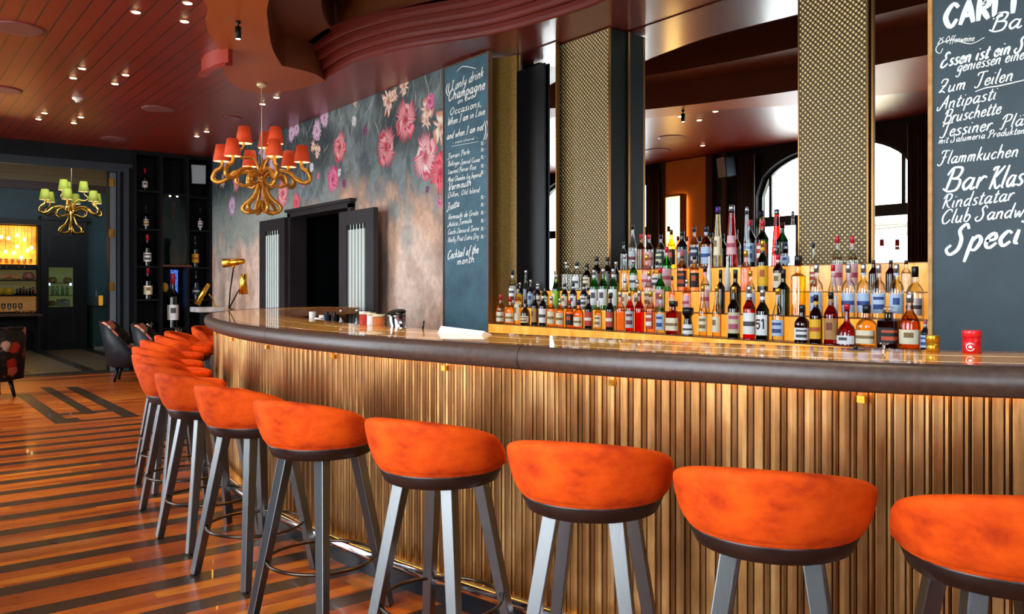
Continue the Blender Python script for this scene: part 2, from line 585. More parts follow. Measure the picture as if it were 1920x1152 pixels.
# ---- window wall (left), arched French windows
def arch_z(u):      # u: -1..1 across the window
    return 2.95 + 0.68 * math.sqrt(max(0.0, 1 - (abs(u)) ** 2.3))
HW = 1.44
wall = MB()
ys = [YN]
for yc, n in WIN: ys += [yc - HW, yc + HW]
ys += [15.3]
for a, b in zip(ys[0::2], ys[1::2]):
    wall.b2((XW - 0.26, a, 0), (XW, b, ZC))
for yc, n in WIN:
    wall.b2((XW - 0.26, yc - HW, 0), (XW, yc + HW, 0.18))
    N = 24
    for k in range(N):
        u0, u1 = -1 + 2 * k / N, -1 + 2 * (k + 1) / N
        y0, y1 = yc + HW * u0, yc + HW * u1
        z0, z1 = arch_z(u0), arch_z(u1)
        q = [(XW, y0, z0), (XW, y1, z1), (XW, y1, ZC), (XW, y0, ZC)]
        q += [(XW - 0.26, p[1], p[2]) for p in q]
        wall.add(q, [(0, 1, 2, 3), (7, 6, 5, 4), (0, 4, 5, 1)])
struct('wall_left', wall, M['darkwall'])
M['frame'] = mat('dark_window_frame', '#1b2420', 0.4)
M['pane'] = glass('window_glass', '#f6fbff', 0.1)
for yc, n in WIN:
    fr = MB()
    fr.b2((XW - 0.17, yc - HW, 2.42), (XW - 0.09, yc + HW, 2.58))
    arc = [(XW - 0.13, yc + HW * 0.985 * u, arch_z(u) - 0.02) for u in np.linspace(-1, 1, 25)]
    fr.tube([(XW - 0.13, yc - HW * 0.985, 0.2)] + arc + [(XW - 0.13, yc + HW * 0.985, 0.2)], 0.035, 4, smooth=False)
    for u in (-0.86, -0.33, 0.33, 0.86):
        fr.b2((XW - 0.15, yc + HW * u - 0.025, 2.5), (XW - 0.11, yc + HW * u + 0.025, arch_z(u)))
    for u in (-0.5, 0.0, 0.5):
        fr.b2((XW - 0.16, yc + HW * u - 0.035, 0.18), (XW - 0.10, yc + HW * u + 0.035, 2.45))
    w = struct('window_%d' % n, fr, M['frame'])
    pn = MB()
    us = np.linspace(-1, 1, 17)
    pn.grid([[(XW - 0.13, yc + HW * u, 0.18) for u in us], [(XW - 0.13, yc + HW * u, arch_z(u)) for u in us]], smooth=False)
    pn.build('pane', M['pane'], w, normals=False)
# wall behind the camera, back wall with wide opening, flowered wall on the right
struct('wall_near', MB().b2((XW - 0.26, YN - 0.2, 0), (5.7, YN, ZC)), M['darkwall'])
bw_ = MB()
bw_.b2((XW - 0.26, YB, 0), (0.2, YB + 0.2, ZC))
bw_.b2((0.2, YB, 3.42), (3.14, YB + 0.2, ZC))
bw_.b2((3.14, YB, 0), (3.52, YB + 0.2, ZC))
bw_.b2((3.52, YB + 0.32, 0), (5.1, YB + 0.5, ZC))
struct('wall_back', bw_, M['darkwall'])
tr = MB()
tr.b2((0.2, YB - 0.05, 3.36), (3.44, YB, 3.44)); tr.b2((0.2, YB - 0.03, 3.44), (3.5, YB, 3.5))
tr.b2((3.26, YB - 0.05, 0), (3.30, YB, 3.36)); tr.b2((3.36, YB - 0.05, 0), (3.44, YB, 3.36))
struct('trim_7', tr, mat('blue_grey_trim', '#26323a', 0.4))
struct('trim_8', MB().b2((0.2, YB - 0.02, 0), (3.14, YB + 0.2, 0.012)), mat('dark_threshold', '#2a241e', 0.4))

# ---- the next room
YF = 21.3
struct('wall_far', MB().b2((0.2, YF, 0), (4.7, YF + 0.15, 4.3)), M['teal'])
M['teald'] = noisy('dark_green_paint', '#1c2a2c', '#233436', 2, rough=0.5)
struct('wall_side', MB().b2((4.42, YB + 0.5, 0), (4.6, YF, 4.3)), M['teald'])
struct('wall_side', MB().b2((0.05, YB + 0.2, 0), (0.2, YF, 4.3)), M['teal'])
struct('ceiling', MB().b2((0.05, YB + 0.2, 4.3), (4.7, YF, 4.4)), mat('dark_ceiling', '#241a12', 0.6))
struct('trim_9', MB().b2((0.2, YF - 0.08, 3.80), (4.42, YF, 4.3)).b2((0.2, YF - 0.12, 3.96), (4.42, YF, 4.02)), mat('old_gold_cornice', '#7d6432', 0.5))
struct('trim_10', MB().b2((0.2, YF - 0.05, 3.62), (4.42, YF, 3.80)), mat('maroon_band', '#3c1216', 0.5))

# ---- flowered wallpaper on the right wall, painted into the colours of a fine grid
def vnoise(Y, Z, s, seed):
    r = np.random.RandomState(seed)
    T = r.rand(64, 64)
    u, v = Y * s, Z * s
    i, j = np.floor(u).astype(int), np.floor(v).astype(int)
    a, b = u - i, v - j
    a = a * a * (3 - 2 * a); b = b * b * (3 - 2 * b)
    g = lambda p, q: T[p % 64, q % 64]
    return (g(i, j) * (1 - a) + g(i + 1, j) * a) * (1 - b) + (g(i, j + 1) * (1 - a) + g(i + 1, j + 1) * a) * b
def fbm(Y, Z, s, seed, o=5):
    return sum(vnoise(Y, Z, s * 2 ** k, seed + k) * 0.5 ** k for k in range(o)) / sum(0.5 ** k for k in range(o))
FL = [(8.65,3.07,0.196,'p'),(8.20,3.33,0.201,'p'),(7.78,2.85,0.212,'w'),(7.46,2.63,0.189,'r'),(8.60,3.61,0.151,'c'),(8.45,3.66,0.075,'c'),(7.74,3.35,0.117,'c'),(7.68,3.44,0.082,'m'),(7.75,3.24,0.094,'c'),(7.46,3.12,0.149,'c'),(8.24,3.72,0.098,'c'),(9.89,3.24,0.167,'p'),(10.35,3.70,0.115,'l'),(10.59,3.56,0.132,'l'),(11.28,3.69,0.092,'l'),(10.71,3.36,0.074,'c'),(10.57,3.28,0.081,'c'),(9.45,3.73,0.047,'c'),(10.09,2.84,0.149,'m'),(10.54,2.93,0.044,'m'),(11.78,2.81,0.175,'p'),(11.29,2.63,0.123,'r'),(12.66,2.99,0.168,'p'),(13.77,3.18,0.143,'p'),(13.97,2.79,0.136,'l'),(12.52,3.60,0.208,'l'),(12.16,3.33,0.130,'l'),(14.46,3.25,0.112,'c'),(7.49,2.31,0.046,'m'),(9.19,3.35,0.053,'d'),(14.29,3.49,0.092,'l'),(10.76,3.08,0.059,'x'),(9.90,2.91,0.049,'x'),(9.48,3.51,0.061,'x'),(11.45,3.65,0.109,'l'),(11.03,2.87,0.045,'m'),(14.52,3.64,0.075,'l'),(13.10,3.47,0.069,'l'),(9.76,2.75,0.055,'d'),(7.73,2.48,0.035,'d'),]
Y0, Y1, Z0, Z1 = 6.62, YB + 0.05, 0.0, ZC
ny, nz = 980, 430
yy, zz = np.linspace(Y0, Y1, ny), np.linspace(Z0, Z1, nz)
YY, ZZ = np.meshgrid(yy, zz)
L3 = lambda h: np.array(lin(h)[:3])
def mixc(c, d, f):
    return c * (1 - f[..., None]) + d * f[..., None]
sst = lambda e0, e1, x: (lambda t: t * t * (3 - 2 * t))(np.clip((x - e0) / (e1 - e0), 0, 1))
n1, n2, n3 = fbm(YY, ZZ, 1.1, 3), fbm(YY, ZZ * 0.5, 7, 9), fbm(YY, ZZ, 22, 21, 3)
C0 = np.zeros(YY.shape + (3,)) + L3('#5f6e74')
C0 = mixc(C0, L3('#8a9a9e'), sst(0.42, 0.62, n2) * 0.8)
C0 = mixc(C0, L3('#232f34'), sst(0.30, 0.68, ZZ / 3.75 + (n1 - 0.5) * 1.1 - 0.25) * 0.88)
C0 = mixc(C0, L3('#a6aea6'), sst(0.42, 0.60, n1) * sst(3.2, 2.5, ZZ) * 0.75)
pk = mixc(np.zeros(YY.shape + (3,)) + L3('#d8ae94'), L3('#b39482'), sst(0.4, 0.65, n2))
pk = mixc(pk, L3('#ecd2c0'), sst(0.5, 0.68, n1) * 0.7)
pk = mixc(pk, L3('#a68a7c'), sst(0.55, 0.7, fbm(YY, ZZ, 3.1, 55)) * 0.5)
C0 = mixc(C0, pk, sst(2.62, 2.05, ZZ + (n1 - 0.5) * 1.5 + (n2 - 0.5) * 0.5))
C0 = C0 * (0.80 + 0.4 * n3)[..., None]
rs = np.random.RandomState(5)
def stroke(y, z, ang, ln, w, col, a):
    dy, dz = YY - y, ZZ - z
    i0, i1 = np.searchsorted(yy, [y - ln - 0.05, y + ln + 0.05]); j0, j1 = np.searchsorted(zz, [z - ln - 0.05, z + ln + 0.05])
    s_ = (slice(max(j0, 0), j1), slice(max(i0, 0), i1))
    if C0[s_].size == 0: return
    dy, dz = dy[s_], dz[s_]
    al = dy * math.cos(ang) + dz * math.sin(ang)
    ac = -dy * math.sin(ang) + dz * math.cos(ang) + 0.6 * al * al
    f = np.clip(1.3 - np.abs(ac) / (w * (1 - (np.abs(al) / ln) ** 2).clip(0.05)), 0, 1) * (np.abs(al) < ln) * a
    C0[s_] = mixc(C0[s_], L3(col), f)
for _ in range(620):        # foliage and stems
    z = 3.75 - abs(rs.normal(0, 0.55)); y = rs.uniform(Y0, 14.9)
    stroke(y, z, rs.uniform(1.0, 2.6), rs.uniform(0.05, 0.2), rs.uniform(0.005, 0.013), rs.choice(['#7d9086', '#93a39a', '#55685f', '#aab6b0', '#2c3a36']), rs.uniform(0.3, 0.8))
PAL = {'p': ('#e4506c', '#b81c40', '#ffd0d0'), 'w': ('#ec7088', '#c42c50', '#fff4f0'), 'r': ('#df3f55', '#c02440', '#f0909a'), 'c': ('#f6d4b8', '#c8603c', '#fff4e8'),
       'm': ('#d63f80', '#b02a6a', '#f4a6c8'), 'l': ('#d3a4c8', '#a86ea4', '#f3e2ee'), 'd': ('#7a3a66', '#5a2a50', '#9a5a86'), 'x': ('#d8dce0', '#aab4c0', '#ffffff')}
for k, (fy, fz, R, kind) in enumerate(FL):
    c1, c2, c3 = PAL[kind]
    n = 6 if kind == 'c' else (9 if kind == 'l' else 19)
    R *= 1.38
    i0, i1 = np.searchsorted(yy, [fy - 1.2 * R, fy + 1.2 * R]); j0, j1 = np.searchsorted(zz, [fz - 1.2 * R, fz + 1.2 * R])
    s_ = (slice(j0, j1), slice(i0, i1))
    if C0[s_].size == 0: continue
    dy, dz = (YY[s_] - fy) / (R * 0.92), (ZZ[s_] - fz) / R
    r = np.hypot(dy, dz); th = np.arctan2(dz, dy) + k
    th = th + 0.35 * np.sin(3 * th + k)
    amp = 0.30 if kind in 'c' else 0.16
    edge = 1 - amp + amp * np.cos(n * th) + 0.12 * (n2[s_] - 0.5)
    inn = np.clip((edge - r) / 0.06, 0, 1)
    col = np.zeros(r.shape + (3,)) + L3(c1)
    col = mixc(col, L3(c2), 0.5 + 0.5 * np.cos(n * th + 6 * r))
    col = mixc(col, L3(c3), np.clip(0.55 + 0.6 * np.sin(n * th * 2 + 14 * r), 0, 1) * np.exp(-((r - 0.45) / 0.32) ** 2) * 0.9)
    col = mixc(col, L3(c2) * 0.6, np.exp(-(r / 0.16) ** 2) * 0.7)
    C0[s_] = mixc(C0[s_], col, inn)
me = bpy.data.meshes.new('wall_right')
verts = np.stack([np.full(YY.size, XM), YY.ravel(), ZZ.ravel()], 1)
idx = np.arange(ny * nz).reshape(nz, ny)
cy_, cz_ = (yy[:-1] + yy[1:]) / 2, (zz[:-1] + zz[1:]) / 2
keep = ~((cz_[:, None] < 2.44) & (cy_[None, :] > 9.52) & (cy_[None, :] < 11.40))
faces = np.stack([idx[:-1, :-1], idx[1:, :-1], idx[1:, 1:], idx[:-1, 1:]], -1).reshape(-1, 4)
me.from_pydata(verts.tolist(), [], faces[keep.ravel()].tolist())
ca = me.color_attributes.new('wallpaper', 'FLOAT_COLOR', 'POINT')
ca.data.foreach_set('color', np.concatenate([C0.reshape(-1, 3).clip(0, 1), np.ones((ny * nz, 1))], 1).astype(np.float32).ravel())
m = mat('flowered_wallpaper', '#888888', 0.8)
t = NT(m)
at_ = t.n('ShaderNodeVertexColor', layer_name='wallpaper')
f = t.noise(t.pos(), 60, 4)
t.base(t.mix(0.35, at_.outputs[0], t.ramp(f, [(0.3, 0.55), (0.7, 1.0)]), 'MULTIPLY'))
me.materials.append(m)
wr = bpy.data.objects.new('wall_right', me)
COL.objects.link(wr)
wr['kind'] = 'structure'
# shell behind the wallpaper and behind the back bar
sh = MB()
sh.b2((XM + 0.004, 6.90, 0), (XM + 0.2, 9.52, ZC)); sh.b2((XM + 0.004, 9.52, 2.44), (XM + 0.2, 11.4, ZC))
sh.b2((XM + 0.2, 9.0, 0), (XM + 0.25, 9.4, 2.8)); sh.b2((6.6, 8.8, 0), (6.7, 12.2, 2.8)); sh.b2((XM + 0.2, 8.8, 0), (6.6, 8.9, 2.8)); sh.b2((XM + 0.2, 12.1, 0), (6.6, 12.2, 2.8)); sh.b2((XM + 0.2, 8.8, 2.8), (6.7, 12.2, 2.9)); sh.b2((XM + 0.2, 8.8, -0.08), (6.7, 12.2, 0))
sh.b2((XM + 0.004, 11.4, 0), (XM + 0.2, YB + 0.5, ZC))
struct('wall_right', sh, M['darkwall'])
struct('wall_right', MB().b2((5.52, YN, 0), (5.7, 6.9, ZC)), mat('dark_bronze_panel', '#1b1712', 0.3))

# ================================================================== THE BAR
R = resample(cr([(4.4, -0.95), (3.9, -0.38), (3.45, 0.08), (3.05, 0.52), (2.67, 0.99), (2.43, 1.37), (2.25, 1.84), (2.11, 2.26), (1.985, 2.8), (1.895, 3.28), (1.845, 3.6),
                 (1.80, 4.13), (1.795, 4.6), (1.84, 5.3), (1.98, 6.15), (2.19, 7.0), (2.45, 7.75), (2.78, 8.4), (3.2, 8.95), (3.75, 9.35), (4.45, 9.62)], 8), 0.04)
ZT = 1.165
per = 0.0560
RIB = [(0, .079), (.035, .0725), (.08, .0712), (.32, .0705), (.56, .0712), (.61, .0725), (.645, .079), (.68, .0735), (.82, .0690), (.96, .0735)]
cl = np.r_[0, np.cumsum([math.dist(p, q) for p, q in zip(R[:-1], R[1:])])]
ss_ = [(k + u) * per for k in range(int(cl[-1] / per)) for u, _ in RIB]
RF = [tuple(float(np.interp(v, cl, [p[j] for p in R])) for j in (0, 1)) for v in ss_]
tn = np.gradient(np.array(R), axis=0); tn /= np.linalg.norm(tn, axis=1)[:, None]
wv = [RIB[k % len(RIB)][1] for k in range(len(RF))]
pl = []
for p, v, w in zip(RF, ss_, wv):
    tx_, ty_ = np.interp(v, cl, tn[:, 0]), np.interp(v, cl, tn[:, 1])
    pl.append((p[0] + ty_ * w, p[1] - tx_ * w))
bar = thing('bar_counter', 'long curved bar front of ribbed aged copper with chrome foot rail', 'bar counter', (1.85, 3.6, 0), world=True)
mb = MB().grid([[(x, y, 0.13) for x, y in pl], [(x, y, 1.10) for x, y in pl]], smooth=False)
mb.build('ribbed_panel', M['copper'], bar)
p0, p1 = offset2(R, 0.06), offset2(R, 0.30)
mb = MB().grid([[(x, y, 0.13) for x, y in p0], [(x, y, 0.0) for x, y in p0], [(x, y, 0.0) for x, y in p1], [(x, y, 0.13) for x, y in p1]], smooth=False)
mb.build('plinth', mat('black_plinth', '#12171b', 0.25), bar)
pk = offset2(R, 0.015)
mb = MB().grid([[(x, y, 0.105) for x, y in pk], [(x, y, 0.145) for x, y in pk], [(x, y, 0.145) for x, y in offset2(R, 0.07)], [(x, y, 0.105) for x, y in offset2(R, 0.07)]], cv=True, smooth=False)
mb.build('brass_skirting', M['brass'], bar)
rl = offset2(R, -0.035)
fr_ = MB().tube([(x, y, 0.155) for x, y in rl], 0.026, 10).build('foot_rail', M['chrome'], bar)
for k in range(12, len(R) - 6, 26):
    a, b = rl[k], p0[k]
    MB().tube([(a[0], a[1], 0.15), (b[0], b[1], 0.10)], 0.012, 6).build('rail_bracket', M['chrome'], fr_)
led = offset2(R, 0.062)
MB().tube([(x, y, 1.080) for x, y in led], 0.004, 5).build('light_strip', emit('warm_led', '#ffb030', 75.0), bar)
for k in range(10, len(R) - 6, 22):
    a = offset2(R, 0.060)[k]
    MB().box((a[0], a[1], 1.045), (0.014, 0.026, 0.022)).build('coat_hook', M['brass'], bar)

top = thing('countertop', 'varnished golden wood bar top with dark rounded leather edge', 'bar top', (2.2, 3.6, 1.1), world=True)
def band(w0, w1, z0, z1, a=0, b=None):
    q0, q1 = offset2(R, w0)[a:b], offset2(R, w1)[a:b]
    return MB().grid([[(x, y, z0) for x, y in q0], [(x, y, z1) for x, y in q0], [(x, y, z1) for x, y in q1], [(x, y, z0) for x, y in q1]], cv=True, smooth=False)
bn = offset2(R, 0.032)
mb = MB().tube([(x, y, 1.119) for x, y in bn], 0.049, 14, sq=0.80)
mb.build('rounded_edge', M['bullnose'], top)
seam = MB()
for k in (60, 108, 160):
    a, b = Vector((*bn[k], 1.119)), Vector((*bn[k + 1], 1.119))
    mb = MB().tube([a, a + (b - a).normalized() * 0.004], 0.0500, 14, sq=0.80, smooth=True)
    mb.build('edge_joint', M['black'], top)
band(0.03, 0.15, 1.11, ZT).build('outer_border', M['barbrown'], top)
band(0.15, 0.165, 1.11, ZT + 0.0005).build('inlay_line', M['inlay'], top)
band(0.165, 0.43, 1.11, ZT).build('surface', M['bartop'], top)
band(0.43, 0.445, 1.11, ZT + 0.0005).build('inlay_line', M['inlay'], top)
band(0.445, 0.60, 1.11, ZT).build('surface', M['bartop'], top)
band(0.60, 0.69, 1.09, ZT).build('inner_border', M['barbrown'], top)

# work counter inside the bar, lower than the bar top
wc = thing('work_counter', 'low dark steel work counter behind the bar top', 'counter', (2.8, 4.0, 0), world=True)
band(0.72, 1.12, 0.93, 0.97, 40, len(R) - 34).build('worktop', M['steel'], wc)
band(0.74, 1.08, 0.0, 0.93, 40, len(R) - 34).build('cupboard', M['cabinet'], wc)

# ================================================================== BACK BAR
def fx(Y): return 4.515 + (Y - 2.14) * 0.051
TZ = [0, 1.056, 1.217, 1.376, 1.558]
YE = [0, 6.48, 6.45, 6.30, 5.28]
sh = thing('bottle_shelf', 'stepped back bar shelf of glowing amber stone crowded with bottles', 'shelf', (4.7, 4.3, 0), world=True)
for k in range(1, 5):
    ya, yb = 2.17, YE[k]
    xa, xb = fx(ya) + 0.17 * (k - 1), fx(yb) + 0.17 * (k - 1)
    zl = 0.80 if k == 1 else TZ[k - 1]
    bk = 0.9 if k == 1 else 0.0
    back = lambda y: (5.08 if y > 5.85 else 5.20)
    def pr(x0, y0, x1, y1, z0, z1):
        return MB().prism([(x0, y0), (x1, y1), (min(x1 + 0.6, 5.09 if y1 > 5.4 else 5.19), y1), (min(x0 + 0.6, 5.19), y0)], z0, z1)
    t_ = pr(xa, ya, xb, yb, zl, TZ[k] - 0.006).build('lit_step', M['onyx'], sh)
    MB().prism([(xa - 0.004, ya), (xb - 0.004, yb), (xb + 0.174, yb), (xa + 0.174, ya)], TZ[k] - 0.006, TZ[k]).build('step_edge', M['shelfedge'], t_)
MB().prism([(fx(2.17) + 0.02, 2.17), (fx(6.48) + 0.02, 6.48), (5.1, 6.48), (5.18, 2.17)], 0.0, 0.80).build('cupboard', M['cabinet'], sh)

# mirrors and pillars
def wall_mirror(label, x, y0, y1, z0=0.9, z1=3.735):
    r = thing('wall_mirror', label, 'mirror', (x + 0.02, (y0 + y1) / 2, z0), world=True)
    MB().b2((x, y0 + 0.012, z0), (x + 0.012, y1 - 0.012, z1)).build('mirror_glass', M['mirror'], r)
    f = MB()
    f.b2((x - 0.012, y0, z0), (x + 0.03, y0 + 0.014, z1)); f.b2((x - 0.012, y1 - 0.014, z0), (x + 0.03, y1, z1))
    f.build('frame', M['bronze_edge'], r)
wall_mirror('narrow tall mirror between gold panel and first mesh pillar', 5.12, 5.90, 6.49)
wall_mirror('widest wall mirror, between the two woven brass pillars', 5.45, 3.40, 5.295)
wall_mirror('tall mirror between right mesh pillar and the big menu board', 5.22, 1.70, 2.845)
tag(MB().b2((5.085, 6.05, 0.9), (5.105, 6.475, 3.56)).build('reflection_panel', mat('black_gloss_panel', '#050506', 0.35, spec=0.25), at=(5.09, 6.26, 0.9)),
    'tall black panel standing in for a dark reflection in the narrow mirror', 'wall panel')  # black sheet added to mimic the dark reflection in the narrow mirror
def pillar(label, x, y0, y1, depth, z0=0.9):
    r = thing('mesh_pillar', label, 'pillar', (x + 0.02, (y0 + y1) / 2, z0), world=True)
    MB().b2((x + 0.02, y0, z0), (x + depth, y1, 3.735)).build('core', mat('dark_green_black', '#10150f', 0.5, spec=0.2), r)
    MB().b2((x, y0 + 0.012, z0), (x + 0.018, y1 - 0.012, 3.735)).build('woven_panel', M['mesh'], r)
    f = MB()
    f.b2((x - 0.006, y0, z0), (x + 0.02, y0 + 0.012, 3.735)); f.b2((x - 0.006, y1 - 0.012, z0), (x + 0.02, y1, 3.735))
    f.build('edge_trim', M['bronze_edge'], r)
pillar('woven brass mesh pillar left of the wide mirror', 5.22, 5.305, 6.08, 0.26)
pillar('woven brass mesh pillar right of the wide mirror', 5.205, 2.86, 3.385, 0.24)
mb = MB().prism([(4.90, 6.84), (5.10, 6.50), (5.45, 6.50), (5.45, 6.86)], 0.9, 3.735)
tag(mb.build('gold_panel', noisy('old_gold_panel', '#7e5c1e', '#a47c30', 70, rough=0.45, metal=0.25, bump=0.5), at=(5.1, 6.6, 0.9)),
    'narrow shaded gold panel beside the left menu board', 'wall panel')

# ================================================================== LETTERING (single-stroke chalk hand)
GL = {
'a': (1.0, '.75,.85 .4,1 .08,.5 .3,0 .65,.35 .8,1|.8,1 .72,.15 .9,0 1.05,.2'), 'b': (.9, '.15,2 .1,.1|.1,.6 .45,1 .75,.6 .5,0 .1,.15'),
'c': (.8, '.7,.8 .4,1 .08,.5 .35,0 .75,.25'), 'd': (1.0, '.75,.85 .4,1 .08,.5 .3,0 .7,.4|.85,2 .75,.15 .95,.05'),
'e': (.8, '.1,.5 .65,.6 .5,1 .15,.75 .15,.2 .45,0 .8,.3'), 'f': (.65, '.75,1.8 .5,2 .35,1.5 .25,-.5|.05,1 .65,1.05'),
'g': (.95, '.75,.85 .4,1 .08,.55 .35,.1 .7,.5|.8,1 .7,-.5 .35,-.8 .05,-.5'), 'h': (.95, '.15,2 .1,0|.1,.5 .45,1 .7,.7 .7,.1 .9,0'),
'i': (.42, '.15,1 .12,.15 .35,.05|.2,1.45 .22,1.58'), 'j': (.5, '.25,1 .2,-.5 -.1,-.8|.28,1.45 .3,1.58'),
'k': (.85, '.15,2 .1,0|.7,1 .15,.5|.15,.5 .45,.4 .75,0'), 'l': (.42, '.25,2 .12,.2 .35,.02'),
'm': (1.25, '.1,1 .1,0|.1,.6 .35,1 .52,.8 .52,0|.52,.6 .78,1 .95,.8 .95,.1 1.15,0'), 'n': (.9, '.1,1 .1,0|.1,.6 .45,1 .65,.75 .65,.1 .85,0'),
'o': (.85, '.4,1 .08,.5 .4,0 .72,.5 .4,1 .85,.9'), 'p': (.9, '.15,1 .05,-.8|.12,.6 .45,1 .75,.6 .5,0 .12,.15'),
'q': (.9, '.75,.85 .4,1 .08,.5 .3,0 .7,.4|.8,1 .75,-.8'), 'r': (.7, '.1,1 .1,0|.1,.5 .4,1 .68,.88'),
's': (.72, '.65,.88 .4,1 .15,.75 .6,.3 .35,0 .05,.18'), 't': (.6, '.32,1.6 .2,.15 .4,0 .62,.2|.0,1.08 .6,1.15'),
'u': (.95, '.1,1 .1,.2 .35,0 .65,.4|.7,1 .68,.1 .92,0'), 'v': (.8, '.05,1 .35,0 .75,1'), 'w': (1.15, '.05,1 .3,0 .55,.8 .8,0 1.1,1'),
'x': (.8, '.05,1 .75,0|.75,1 .05,0'), 'y': (.85, '.1,1 .15,.3 .4,.1 .7,.5|.75,1 .6,-.4 .1,-.8'), 'z': (.85, '.1,1 .75,1 .1,0 .8,.05'),
'A': (1.35, '-.15,.5 -.1,0 .25,.1 .95,2|.95,2 1.1,0|.35,.75 1.15,.85'), 'B': (1.3, '.35,1.9 .2,0|-.05,1.4 .3,2 1.0,1.9 .9,1.2 .35,1.05|.35,1.05 1.1,.9 1.05,.1 .4,-.05 -.1,.25'),
'C': (1.3, '1.15,1.55 .95,1.95 .45,1.8 .1,.95 .35,.1 .8,0 1.2,.5'), 'D': (1.3, '.2,2 .15,0 .8,.1 1.1,1 .8,1.9 .1,2'),
'E': (1.15, '1.0,1.7 .6,2 .3,1.6 .6,1.1|.6,1.1 .1,.8 .05,.1 .5,-.05 1.05,.4'), 'F': (1.2, '.0,1.6 .2,2 1.2,1.95|.65,1.95 .5,.2 .1,-.2 -.2,.1|.3,1 .95,1.05'),
'G': (1.3, '1.1,1.6 .6,2 .1,1 .5,0 1.1,.4 1.1,.9 .7,.9'), 'I': (.75, '.1,1.9 .7,2|.45,2 .3,.1 -.1,0'), 'J': (.9, '.2,1.9 .9,2|.6,2 .5,.1 .1,-.2 -.1,.1'),
'K': (1.3, '.0,1.7 .1,1.95 .6,2|.45,2 .2,0|1.2,2 .35,.95|.4,1.0 .7,.3 1.0,0 1.3,.3'), 'L': (1.1, '.3,2 .15,.0|.15,.02 1.0,.1'),
'M': (1.6, '.0,0 .3,2 .75,.4 1.25,2 1.35,0'), 'N': (1.35, '.05,0 .25,2|.25,2 .95,0 1.2,2'), 'O': (1.4, '.7,2 .1,1 .6,0 1.2,1 .7,2'),
'P': (1.15, '.4,1.9 .2,0 -.1,.05|-.1,1.4 .3,2 1.0,1.8 .9,1.1 .35,.95'), 'R': (1.25, '.35,1.9 .2,0|-.05,1.4 .3,2 .95,1.85 .85,1.15 .3,1.0|.45,1.0 .8,.3 1.2,0'),
'S': (1.2, '1.0,1.6 .75,2 .4,1.6 .7,.9 .65,.2 .2,-.1 -.15,.3 .1,.6'), 'T': (1.1, '-.05,1.55 .05,1.95 1.25,2|.65,1.97 .5,.2 .15,-.1 -.1,.15'),
'V': (1.2, '.05,1.9 .25,2 .5,0 1.2,2'), 'W': (1.6, '.0,1.9 .15,2 .4,0 .85,1.5 1.1,0 1.7,2'), 'Z': (1.25, '.1,1.5 .3,2 .9,1.85 .7,1.0 .15,.1|.15,.1 .6,.25 1.0,-.05|.3,1.0 .9,1.0'),
'0': (.8, '.4,1.6 .1,.8 .4,0 .7,.8 .4,1.6'), '1': (.5, '.1,1.3 .35,1.6 .3,0'), '2': (.8, '.1,1.3 .4,1.6 .65,1.2 .1,0 .75,.05'), '5': (.8, '.7,1.6 .25,1.6 .2,.9 .6,.9 .6,.2 .1,.05'),
',': (.4, '.2,.15 .1,-.3'), '-': (.7, '.1,.6 .6,.62'), '.': (.3, '.12,.0 .16,.1'), "'": (.3, '.2,2.1 .1,1.7'), ' ': (.55, ''),
'ä': (1.0, '.75,.85 .4,1 .08,.5 .3,0 .65,.35 .8,1|.8,1 .72,.15 .9,0 1.05,.2|.3,1.4 .35,1.5|.65,1.45 .7,1.55'),
}
BLOCK = {'C': (1.25, '1.15,1.6 .7,2 .12,1 .6,0 1.1,.6'), 'A': (1.15, '.02,0 .58,2|.58,2 1.08,0|.25,.72 .92,.72'), 'R': (1.1, '.2,2 .2,0|.2,1.95 .9,1.85 .9,1.15 .2,1.0|.45,1.0 1.0,0'),
         'L': (.95, '.2,2 .2,.08|.2,.08 .9,.08'), 'T': (1.1, '.0,1.92 1.1,1.92|.55,1.92 .55,0')}
def ribbon(mb, pts, w, X):
    """flat chalk stroke on the plane x = X; pts are (y, z)"""
    P = np.array(pts)
    t = np.gradient(P, axis=0); t /= (np.linalg.norm(t, axis=1)[:, None] + 1e-9)
    nn = np.stack([-t[:, 1], t[:, 0]], 1)
    tape = np.linspace(0, 1, len(P)); k = 0.75 + 0.35 * np.sin(tape * PI)
    # pen pressure: fuller on down strokes
    k = k * (0.85 + 0.25 * np.abs(t[:, 1]))
    a, b = P + nn * (w / 2 * k)[:, None], P - nn * (w / 2 * k)[:, None]
    mb.grid([[(X, p[0], p[1]) for p in a], [(X, p[0], p[1]) for p in b]], smooth=False)
def write(mb, text, y0, z0, y1, z1, xh, pen, X, block=False):
    adv, strokes = 0.0, []
    for ch in text:
        w, g = (BLOCK if block else GL)[ch]
        for st_ in [q for q in g.split('|') if q]:
            pts = [tuple(map(float, q.split(','))) for q in st_.split()]
            strokes.append([(x + adv, y) for x, y in pts])
        adv += w * (1.0 if not block else 1.0) + 0.12
    slant = 0.08 if block else 0.32
    ln = math.hypot(y1 - y0, z1 - z0)
    sx = ln / (adv + 0.3)
    ex, ez = (y1 - y0) / ln, (z1 - z0) / ln
    for ks_, st_ in enumerate(strokes):
        pts = [(x * sx + slant * y * xh, y * xh) for x, y in st_]
        sm = pts if (block and len(pts) == 2) else cr(pts, 6)
        sm = resample(sm, max(0.004, pen * 0.5))
        if len(sm) < 2: continue
        ribbon(mb, [(y0 + ex * a, z0 + ez * a + b) for a, b in sm], pen, X - 0.0002 * (ks_ % 7))
